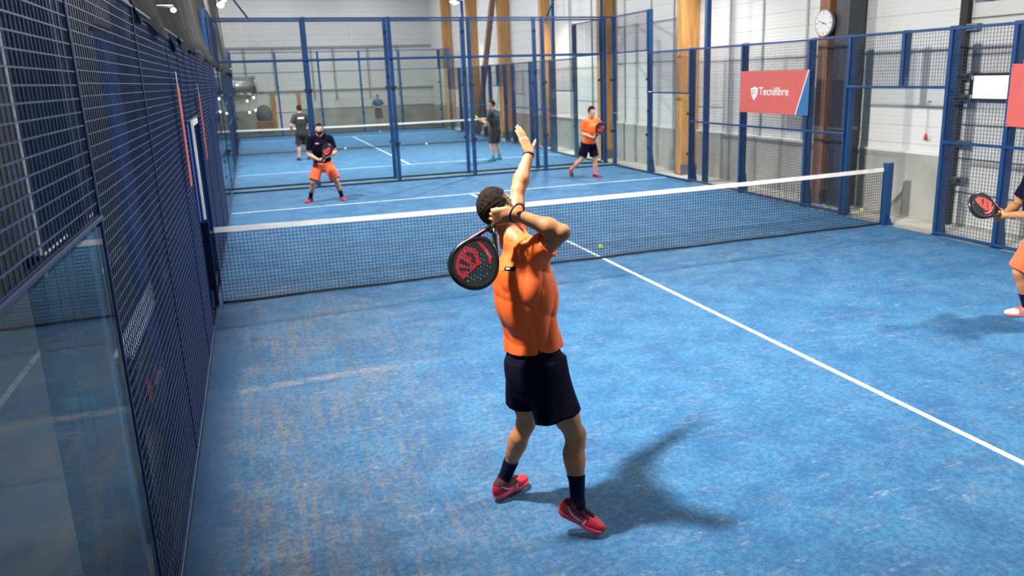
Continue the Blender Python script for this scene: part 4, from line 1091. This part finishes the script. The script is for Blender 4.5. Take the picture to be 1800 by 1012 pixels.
# racket -------------------------------------------------------------
def racket(label, axis, normal, grip, style='red', grip_at=.06):
    """y axis runs from butt to tip, z is the face normal"""
    Y = nrm(axis); Z = nrm(normal-(normal@Y)*Y); X = np.cross(Y, Z); o = grip-Y*grip_at
    t = thing('padel_racket', label, 'racket', (0,0,0)); X = X*.90; Y = Y*.98; M = Matrix(((X[0],Y[0],Z[0],o[0]),(X[1],Y[1],Z[1],o[1]),(X[2],Y[2],Z[2],o[2]),(0,0,0,1)))
    t.matrix_basis = M
    cy, A = .320, .132
    out = []
    for i in range(64):
        a = 2*math.pi*i/64; s, c = math.sin(a), math.cos(a)
        if c > 0: x, y = A*s, cy+.135*c
        else: x = A*s*(1-.10*c*c); y = cy+.115*c
        out.append((x, y))
    prof = [(0, .457), (.046, .451), (.090, .428), (.120, .390), (.131, .347), (.123, .303), (.103, .264), (.078, .233), (.050, .211), (.024, .200), (0, .197)]
    out = smooth_loop(prof+[(-x, y) for x, y in prof[-2:0:-1]])
    holes = []; hs = []
    for j in range(-5, 6):
        for i in range(-5, 6):
            x = .0205*i+(.01025 if j % 2 else 0); y = cy+.012+.0195*j
            if (x/(A-.030))**2+((y-cy)/(.100))**2 < 1 and y > cy-.066:
                holes.append((x, y)); hs.append([(x+.0060*math.cos(b), y+.0060*math.sin(b)) for b in np.linspace(0, 2*math.pi, 10, endpoint=False)])
    base, deco = (RFACE, RRED) if style == 'red' else (RFACE, RCORAL) if style == 'coral' else (RYEL, RYEL)
    me = fill_mesh([out]+hs, .0165); f = mesh_obj('racket_face', me, base, t)
    rim = MB(); n = len(out); path = [(x, y, 0) for x, y in out]
    rim.tube([(x*1.005, cy+(y-cy)*1.005, 0) for x, y in out], .0185, 10, closed=True); rim.build('rim', CARBON if style != 'yellow' else RYEL, t, True)
    th = MB()   # throat: two arms meeting at the handle
    for sg in (-1, 1):
        th.tube([(sg*.008, .115, 0), (sg*.034, .152, 0), (sg*.066, .200, 0), (sg*.098, .248, 0), (sg*.122, .298, 0), (sg*.131, .345, 0)], [.015, .014, .0135, .0135, .0155, .018], 10)
    th.build('throat', CARBON, t, True)
    if style != 'yellow':
        st = MB(); st.tube([(.032, .145, .0125), (.064, .194, .0125), (.096, .240, .0125), (.122, .286, .0140), (.136, .335, .014)], .0036, 6); st.build('side_stripe', RPINK, t, True)
    g = MB(); g.tube([(0, -.004, 0), (0, .0, 0), (0, .012, 0), (0, .018, 0), (0, .13, 0), (0, .145, 0)], [.014, .0185, .0185, .0155, .0150, .0135], 12); g.build('grip', GRIP, t, True)
    c = MB(); ly = [0.0]; c.tube([(0, -.002, 0), (.02, -.03, 0), (.03, -.055, .006), (.0, -.065, .01), (-.012, -.04, .004), (0, -.002, 0)], .003, 6); c.build('wrist_cord', BLACK, t, True)
    if style != 'yellow':
        def inside(poly, x, y):
            r = False; k = len(poly)
            for i in range(k):
                (x1, y1), (x2, y2) = poly[i], poly[(i+1) % k]
                if (y1 > y) != (y2 > y) and x < (x2-x1)*(y-y1)/(y2-y1)+x1: r = not r
            return r
        if style == 'red':
            tri = [(.088, .332), (.050, .262), (-.040, .335), (-.030, .355), (.012, .425), (.060, .395)]
            tri = [(.108, .335), (.092, .275), (.030, .262), (-.035, .322), (-.020, .340), (.018, .438), (.062, .425), (.095, .390)]
            strokes = [[(.085, .345), (.020, .352), (.018, .363), (.060, .366), (.082, .372)], [(.070, .300), (.035, .290), (.000, .322), (-.008, .338), (.020, .330), (.042, .308), (.050, .318), (.075, .312)],
                       [(.072, .392), (.020, .375), (.000, .372), (.015, .385), (.060, .408)]]
        else:
            tri = [(.090, .330), (.070, .250), (-.010, .245), (-.045, .300), (-.020, .360), (.030, .420), (.075, .395)]
            strokes = [[(.080, .340), (.0, .330), (.005, .342), (.078, .355)], [(.060, .290), (.0, .280), (.004, .292), (.062, .303)]]
        sel = [h_ for c_, h_ in zip(holes, hs) if all(inside(tri, *q) for q in h_) and not any(inside(s_, *c_) for s_ in strokes)]
        for zz, nm in ((.0172, 'printed_shield'),):
            for sg in (1, -1):
                me = fill_mesh([tri]+sel, .0006); o_ = mesh_obj(nm, me, deco, t); o_.location = (0, 0, sg*zz)
                b = MB()
                for q in strokes: b.prism(q, -.0010, .0010)
                b_ = b.build('dark_stroke', RFACE, t); b_.location = (0, 0, sg*zz)
                sm_ = MB(); sm_.prism([(-.086, .300), (-.070, .262), (-.030, .236), (.02, .222), (.05, .225), (.0, .245), (-.045, .268), (-.072, .300)], -.0004, .0004); q_ = sm_.build('red_band', deco, t); q_.location = (0, 0, sg*zz)
                me = text_mesh('tecnifibre', .016, .0003, 'LEFT'); me.transform(Matrix.Rotation(math.radians(-28), 4, 'Z'))
                w_ = mesh_obj('lettering', me, SILV, t); w_.location = (-.075, .268, sg*.0182); w_.rotation_euler = (0, 0 if sg > 0 else math.pi, 0)
                if sg < 0: w_.location = (.03, .268, -.0182)
                d_ = MB(); d_.cone((-.01, .435, 0), (-.01, .435, .0012*sg), .006, .006, 14); q_ = d_.build('round_mark', GREYM, t); q_.location = (0, 0, sg*.0168)
    return t
# ---------------------------------------------------------------- the cast
def cloth_label(t, J, obj, pts_fn, name, material): pass
def project_patch(t, target, c, X, Y, N, w, h, name, material, nx=12, ny=4, off=.0018, text=None):
    """thin patch (or lettering) laid on a garment: rays go along -N from c+N*.3"""
    bm = BVHTree.FromPolygons([v.co for v in target.data.vertices], [list(p.vertices) for p in target.data.polygons])
    def q(x, y):
        o = c+X*x+Y*y+N*.30; r = bm.ray_cast(Vector(o), Vector(-N)); return (np.array(r[0]) if r[0] is not None else c+X*x+Y*y)
    m = MB()
    if text is None:
        top = [q(-w/2+w*i/nx, -h/2+h*j/ny)+N*off for j in range(ny+1) for i in range(nx+1)]; k = len(top)
        vs = top+[p-N*.004 for p in top]; fs = []
        for j in range(ny):
            for i in range(nx): a = j*(nx+1)+i; fs += [(a, a+1, a+nx+2, a+nx+1), (k+a, k+a+nx+1, k+a+nx+2, k+a+1)]
        m.add(vs, fs)
    else:
        me = text_mesh(text, h, 0, 'CENTER'); vs = [tuple(q(v.co.x, v.co.y)+N*off) for v in me.vertices]; m.add(vs, [tuple(p.vertices) for p in me.polygons])
    o = m.build(name, material, None); o.parent = target; return o

# 1. the player in the foreground, seen from behind, about to smash
t1 = thing('person', 'foreground player in orange shirt seen from behind, left arm raised high', 'person', (-3.02, -5.72, 0))
rr = V(.9344, -.3549, -.0303); fwH = V(.36, .933, 0); ZZ = V(0, 0, 1.)
def P(x, y, z): return V(x, y, z)
J = dict(pel=P(-3.035, -5.645, .935), chest=P(-3.075, -5.600, 1.385), neck=P(-3.080, -5.535, 1.600), head=P(-3.155, -5.415, 1.795),
    Rp=.62*rr-.78*fwH, Rc=.50*rr-.86*fwH+.05*ZZ, headF=.50*rr+.70*fwH+.50*ZZ, headU=-.45*rr-.25*fwH+.85*ZZ,
    shR=P(-3.055, -5.725, 1.590), elR=P(-2.944, -5.862, 1.715), wrR=P(-3.165, -5.730, 1.815),
    hdR=-rr*1.0-.22*ZZ+.1*fwH, hnR=fwH*1.0, curlR=[(62, 82, 45), (62, 85, 45), (64, 85, 45), (66, 85, 45)], thR=(.35, .6, .75),
    shL=P(-3.040, -5.330, 1.615), elL=P(-2.952, -5.190, 1.850), wrL=P(-2.832, -5.082, 2.060),
    hdL=V(-.05, .09, .175), hnL=fwH*.62-rr*.78, curlL=[(2, 6, 4), (0, 5, 3), (0, 5, 3), (0, 6, 4)], thL=(.66, .85, .0), spreadL=.0,
    hipR=P(-3.015, -5.735, .905), hipL=P(-3.065, -5.555, .905), knR=P(-2.880, -5.815, .545), knL=P(-3.060, -5.500, .520), anR=P(-2.922, -5.935, .178), anL=P(-3.187, -5.408, .120),
    ffR=nrm(V(.150, -.085, -.085)), ffL=nrm(V(.120, .060, -.004)), hsR=1.12, hsL=.96, ph=.4)
for s in 'RL':
    F = J['ff'+s]; J['fu'+s] = nrm(ZZ-(ZZ@F)*F)
human(t1, J, .0052, SKIN)
hair(t1, J, HAIR, .004, thick=.012)
jer = shirt(t1, J, ORANGE, .0055, hem=-.095, loose=.030, wr=.0105, sleeve=.52, hemw=(.180, .146))
shorts(t1, J, NAVY, .0065, dict(R=P(-2.968, -5.795, .665), L=P(-3.078, -5.500, .650)), dict(R=.136, L=.100), top=.16, wr=.004)
for s in 'RL':
    so = sock(t1, J, s, NAVYS, .0035, .165 if s == 'R' else .150); shoe(t1, J, s, SHOER, SOLER, SHOED, SHOEK, .0036, SILV)
nb = -fwH*.8+rr*-.25+ZZ*.15; nb = nrm(nb); xb = nrm(rr-(rr@nb)*nb); yb = np.cross(nb, xb); yb = yb if yb[2] > 0 else -yb
cb = P(-3.140, -5.640, 1.500)
pa = project_patch(t1, jer, cb, xb, yb, nb, .072, .020, 'navy_label', NAVY)
pb = project_patch(t1, jer, cb-xb*.008, xb, yb, nb, .030, .009, 'white_label_print', WHT, off=.004)
ring(t1, J['wrR']+(J['elR']-J['wrR'])*.08+ZZ*.010, J['elR']-J['wrR'], .052, .0055, BLACK, 'wrist_strap', tilt=tuple(-fwH*.17))
a_ = J['wrL']-J['elL']
ring(t1, J['wrL']-nrm(a_)*.012, a_, .031, .0028, mat('red_thread_bracelet', (.35, .02, .02), .7), 'bracelet', tilt=(.03, 0, .01))
ring(t1, J['wrL']-nrm(a_)*.022, a_, .032, .0042, BLACK, 'bracelet', tilt=(-.02, .05, 0))
gc = J['wrR']+nrm(J['hdR'])*.082+fwH*.030
tip = P(-3.485, -5.770, 1.430)
racket('black racket with red printed shield held behind the head of the foreground player', tip-gc, -fwH*.95+rr*.18+ZZ*.22, gc, 'red', .042)
TIPDBG = gc

# generic upright poses -------------------------------------------------
def pose(base, yaw, d):
    """local frame: x right, y forward, z up -> world"""
    c, s = math.cos(yaw), math.sin(yaw); R = np.array([[c, -s, 0], [s, c, 0], [0, 0, 1.]]); b = V(*base); o = {}
    for k, v in d.items():
        if k in ('pel','chest','neck','head') or k[:-1] in ('sh','el','wr','hip','kn','an'): o[k] = b+R@V(*v)
        elif k in ('Rp','Rc','headF','headU') or k[:-1] in ('hd','hn','ff','fu'): o[k] = R@V(*v)
        else: o[k] = v
    for s_ in 'RL':
        o['ff'+s_] = nrm(o['ff'+s_]); z = V(0, 0, 1.)
        if 'fu'+s_ not in d: F = o['ff'+s_]; o['fu'+s_] = nrm(z-(z@F)*F)
    o['_R'] = R; return o
def rest(**k):
    d = dict(pel=(0, 0, .93), chest=(0, .02, 1.28), neck=(0, .02, 1.50), head=(0, .05, 1.66), Rp=(1,0,0), Rc=(1,0,0), headF=(0,1,0), headU=(0,0,1),
        shR=(.185, .0, 1.45), shL=(-.185, .0, 1.45), hipR=(.09, 0, .90), hipL=(-.09, 0, .90),
        curlR=[(60,70,40)]*4, curlL=[(60,70,40)]*4, thR=(.35, .6, .7), thL=(.35, .6, .7), ffR=(.15, 1, 0), ffL=(-.15, 1, 0))
    d.update(k); return d
# 2. navy shirt, orange shorts, beyond the net on the left, facing the camera
t2 = thing('person', 'bearded player in navy shirt and coral shorts waiting beyond the net on the left', 'person', (-3.05, 7.62, 0))
yw = math.pi-.12
J2 = pose((-3.05, 7.62, 0), yw, rest(pel=(0, -.05, .83), chest=(0, .05, 1.17), neck=(0, .07, 1.40), head=(0, .11, 1.56), shR=(.195, .07, 1.35), shL=(-.195, .07, 1.35),
    hipR=(.095, -.03, .78), hipL=(-.095, -.03, .78), knR=(.235, .08, .44), knL=(-.245, .08, .44), anR=(.33, -.04, .088), anL=(-.33, -.04, .088), ffR=(.55, 1, 0), ffL=(-.20, 1, 0),
    elR=(.27, .10, 1.03), wrR=(.06, .27, .92), hdR=(-1, .3, -.1), hnR=(0, -1, .2), elL=(-.28, .10, 1.05), wrL=(-.15, .27, 1.0), hdL=(.7, .5, -.1), hnL=(.3, -.6, .2), ph=1.0))
human(t2, J2, .008, SKIN2); hair(t2, J2, HAIR, .006, beard=True, thick=.006)
R2 = J2['_R']
j2 = shirt(t2, J2, NAVY, .009, hem=.02, loose=.024, wr=.005, sleeve=.72)
hm = lambda J_, s, f: J_['hip'+s]+(J_['kn'+s]-J_['hip'+s])*f
shorts(t2, J2, ORANGE2, .009, {s: hm(J2, s, .88) for s in 'RL'}, dict(R=.115, L=.115), top=.05)
for s in 'RL': sock(t2, J2, s, NAVYS, .006, .15); shoe(t2, J2, s, SHOER, SOLER, SHOED, SHOEK, .006)
N2 = R2@V(0, 1, 0); project_patch(t2, j2, J2['chest']+R2@V(.07, 0, .09), R2@V(-1, 0, 0), V(0,0,1.), N2, .07, .025, 'pink_chest_print', RPINK, off=.004)
g2 = J2['wrR']+R2@V(-.06, .03, -.01)
racket('red-faced racket held in front by the bearded player beyond the net', R2@V(-.50, .25, .85), R2@V(.55, .8, .1), g2, 'coral', .06)
# 3. orange shirt, navy shorts, beyond the net on the right, stepping
t3 = thing('person', 'player in orange shirt and navy shorts stepping sideways near the far right corner', 'person', (3.34, 7.78, 0))
yw = math.pi+.22
J3 = pose((3.34, 7.78, 0), yw, rest(pel=(0.02, -.08, .87), chest=(.02, .02, 1.22), neck=(.02, .03, 1.45), head=(.02, .07, 1.63), shR=(.20, .02, 1.40), shL=(-.17, .02, 1.40),
    hipR=(.11, -.08, .85), hipL=(-.07, -.08, .85), knR=(.24, -.10, .47), knL=(-.12, -.02, .46), anR=(.36, -.38, .22), anL=(-.13, -.02, .088), ffR=(.35, .75, -.62), ffL=(-.25, 1, 0),
    elR=(.27, -.03, 1.12), wrR=(.12, .22, 1.02), hdR=(-1, .35, .1), hnR=(0, -1, .2), elL=(-.36, .0, 1.18), wrL=(-.15, .24, 1.15), hdL=(.8, .3, .1), hnL=(.2, -.8, .2), ph=2.2))
human(t3, J3, .008, SKIN2); hair(t3, J3, HAIR, .006, thick=.016)
shirt(t3, J3, ORANGE, .009, hem=.05, loose=.030, wr=.006, sleeve=.75)
shorts(t3, J3, NAVY, .009, {s: hm(J3, s, .80) for s in 'RL'}, dict(R=.110, L=.110), top=.02)
for s in 'RL': sock(t3, J3, s, SHOEC, .006, .12); shoe(t3, J3, s, SHOEK, SOLER, SHOED, SHOEC, .006)
R3 = J3['_R']; g3 = J3['wrR']+R3@V(-.06, .03, .0)
racket('dark racket with coral print held up by the orange shirted player near the far corner', R3@V(-.28, .35, .75), R3@V(.3, .9, .1), g3, 'coral', .06)
# 4. dark player beyond the glass, left, back to the camera
t4 = thing('person', 'player in black beyond the glass on the left, back turned, white shirt print', 'person', (-2.86, 17.5, 0))
J4 = pose((-2.86, 17.5, 0), .15, rest(head=(0, .04, 1.69), knR=(.12, .05, .48), knL=(-.13, .04, .48), anR=(.16, -.02, .088), anL=(-.17, -.05, .088), elR=(.31, -.02, 1.18), wrR=(.28, .18, 1.0), hdR=(0, .8, -.5), hnR=(-1, 0, 0),
    elL=(-.32, -.04, 1.17), wrL=(-.30, .12, .95), hdL=(.1, .5, -.9), hnL=(1, 0, 0), ph=3))
human(t4, J4, .012, SKIN2); hair(t4, J4, HAIR, .010)
j4 = shirt(t4, J4, BLK, .012, hem=.05, loose=.02, wr=.004, sleeve=.8); shorts(t4, J4, BLK, .012, {s: hm(J4, s, .9) for s in 'RL'}, dict(R=.11, L=.11), top=.02)
project_patch(t4, j4, J4['chest']+V(0, 0, .11), J4['_R']@V(1, 0, 0), V(0,0,1.), J4['_R']@V(0, -1, 0), .20, .045, 'white_back_print', WHT, off=.006)
for s in 'RL': shoe(t4, J4, s, SHOEK, SHOEK, SHOEK, SHOEK, .010)
# 5. dark player beyond the glass, right
t5 = thing('person', 'player in black with teal shoes standing beyond the glass on the right', 'person', (2.56, 13.26, 0))
J5 = pose((2.56, 13.26, 0), .75, rest(head=(-.02, .06, 1.71), headF=(-.6, .8, 0), knR=(.13, .04, .48), knL=(-.14, .05, .48), anR=(.20, -.02, .088), anL=(-.20, -.02, .088), elR=(.24, .10, 1.15), wrR=(.02, .30, 1.05), hdR=(-1, .3, .2), hnR=(0, -1, 0),
    elL=(-.28, .12, 1.16), wrL=(-.14, .34, 1.22), hdL=(.2, .8, .4), hnL=(.8, -.4, 0), ph=5))
human(t5, J5, .010, SKIN2); hair(t5, J5, HAIR, .008)
shirt(t5, J5, BLK, .011, hem=.06, loose=.024, wr=.004, sleeve=.8); shorts(t5, J5, BLK, .011, {s: hm(J5, s, .85) for s in 'RL'}, dict(R=.11, L=.11), top=.02)
for s in 'RL': sock(t5, J5, s, TEAL, .008, .10); shoe(t5, J5, s, TEAL, TEAL, TEAL, TEAL, .008)
R5 = J5['_R']; g5 = J5['wrR']+R5@V(-.06, .03, .02)
racket('pale yellow racket held by the player in black beyond the glass', R5@V(-.35, .55, .75), R5@V(.5, -.8, .1), g5, 'yellow', .06)
# 6. far away player in blue
t6 = thing('person', 'tiny distant person in blue shirt and grey trousers by the far wall', 'person', (2.28, 34.2, 0))
J6 = pose((2.28, 34.2, -.02), math.pi-.2, rest(knR=(.10, .03, .48), knL=(-.12, .03, .48), anR=(.11, -.02, .088), anL=(-.14, -.03, .088), elR=(.30, .02, 1.2), wrR=(.10, .25, 1.12), hdR=(-1, .2, 0), hnR=(0, -1, 0),
    elL=(-.30, .02, 1.2), wrL=(-.10, .25, 1.10), hdL=(1, .2, 0), hnL=(0, -1, 0)))
human(t6, J6, .016, SKIN2); hair(t6, J6, HAIR, .012); shirt(t6, J6, BLUC, .015, hem=.03, sleeve=.8, wr=.003); shorts(t6, J6, GRYC, .015, {s: hm(J6, s, .97) for s in 'RL'}, dict(R=.10, L=.10), top=.02)
for s in 'RL': shoe(t6, J6, s, SHOEK, SHOEK, None, SHOEK, .012)
# 7. partner at the right frame edge, facing left
t7 = thing('person', 'player in navy shirt and coral shorts at the right edge, holding a racket forward', 'person', (2.58, -4.42, 0))
J7 = pose((2.60, -4.43, 0), 1.10, rest(pel=(0, -.04, .86), chest=(0, .05, 1.22), neck=(0, .05, 1.44), head=(0, .05, 1.62), shR=(.19, .07, 1.39), shL=(-.19, .07, 1.39), hipR=(.09, -.02, .84), hipL=(-.09, -.02, .84),
    knR=(.16, .10, .47), knL=(-.15, .10, .47), anR=(.20, -.03, .090), anL=(-.17, -.05, .090), ffR=(.12, 1, 0), ffL=(.12, 1, 0),
    elR=(.30, .12, 1.13), wrR=(.15, .33, 1.03), hdR=(-.5, 1, .0), hnR=(-.9, -.4, .2), elL=(-.25, .16, 1.12), wrL=(-.03, .38, 1.08), hdL=(.5, .8, .1), hnL=(.8, -.5, 0), ph=4))
human(t7, J7, .007, SKIN); hair(t7, J7, HAIR, .006)
shirt(t7, J7, NAVY, .008, hem=.03, loose=.026, sleeve=.7); shorts(t7, J7, ORANGE2, .008, {s: hm(J7, s, .90) for s in 'RL'}, dict(R=.118, L=.118), top=.03)
for s in 'RL': sock(t7, J7, s, NAVYS, .005, .17); shoe(t7, J7, s, SHOEW, SHOEC, SHOEC, SHOEC, .0045, None, True)
ring(t7, J7['wrR']+(J7['elR']-J7['wrR'])*.12, J7['elR']-J7['wrR'], .036, .006, BLACK, 'wrist_strap')
R7 = J7['_R']; tip7 = V(1.905, -4.12, 1.235); g7 = V(2.27, -4.275, 1.075)
racket('racket with coral and black face held forward by the player at the right edge', tip7-g7, V(-.25, -.75, .45), g7, 'coral', .07)
# ---------------------------------------------------------------- camera and render look
cam = bpy.data.cameras.new('camera'); co = bpy.data.objects.new('camera', cam); COL.objects.link(co)
yaw, pit, rol = 0.355666845, 0.236771126, -0.0311879586
fw = V(math.sin(yaw)*math.cos(pit), math.cos(yaw)*math.cos(pit), -math.sin(pit)); r = V(math.cos(yaw), -math.sin(yaw), 0); u = np.cross(r, fw)
r2 = r*math.cos(rol)+u*math.sin(rol); u2 = -r*math.sin(rol)+u*math.cos(rol)
co.matrix_world = Matrix(((r2[0], u2[0], -fw[0], -4.38311671), (r2[1], u2[1], -fw[1], -9.45861982), (r2[2], u2[2], -fw[2], 2.50629612), (0, 0, 0, 1)))
cam.sensor_width = 36; cam.lens = 1342.13903*36/1800; cam.shift_x = -57.1631702/1800; cam.shift_y = -49.0188623/1800
cam.clip_start = .05; cam.clip_end = 200
cam.dof.use_dof = True; cam.dof.focus_distance = 4.35; cam.dof.aperture_fstop = 2.8
SC.camera = co
w = bpy.data.worlds.new('world'); w.use_nodes = True; w.node_tree.nodes['Background'].inputs[0].default_value = (.55, .62, .7, 1); w.node_tree.nodes['Background'].inputs[1].default_value = .25; SC.world = w
SC.view_settings.view_transform = 'Standard'; SC.view_settings.look = 'None'; SC.view_settings.gamma = 1; SC.view_settings.exposure = -0.33
SC.view_settings.use_curve_mapping = False
SC.cycles.transparent_max_bounces = 32; SC.cycles.max_bounces = 7; SC.cycles.diffuse_bounces = 3; SC.cycles.glossy_bounces = 3
SC.cycles.use_denoising = True; SC.cycles.sample_clamp_indirect = 8
SC.cycles.use_light_tree = True; SC.cycles.adaptive_threshold = .03
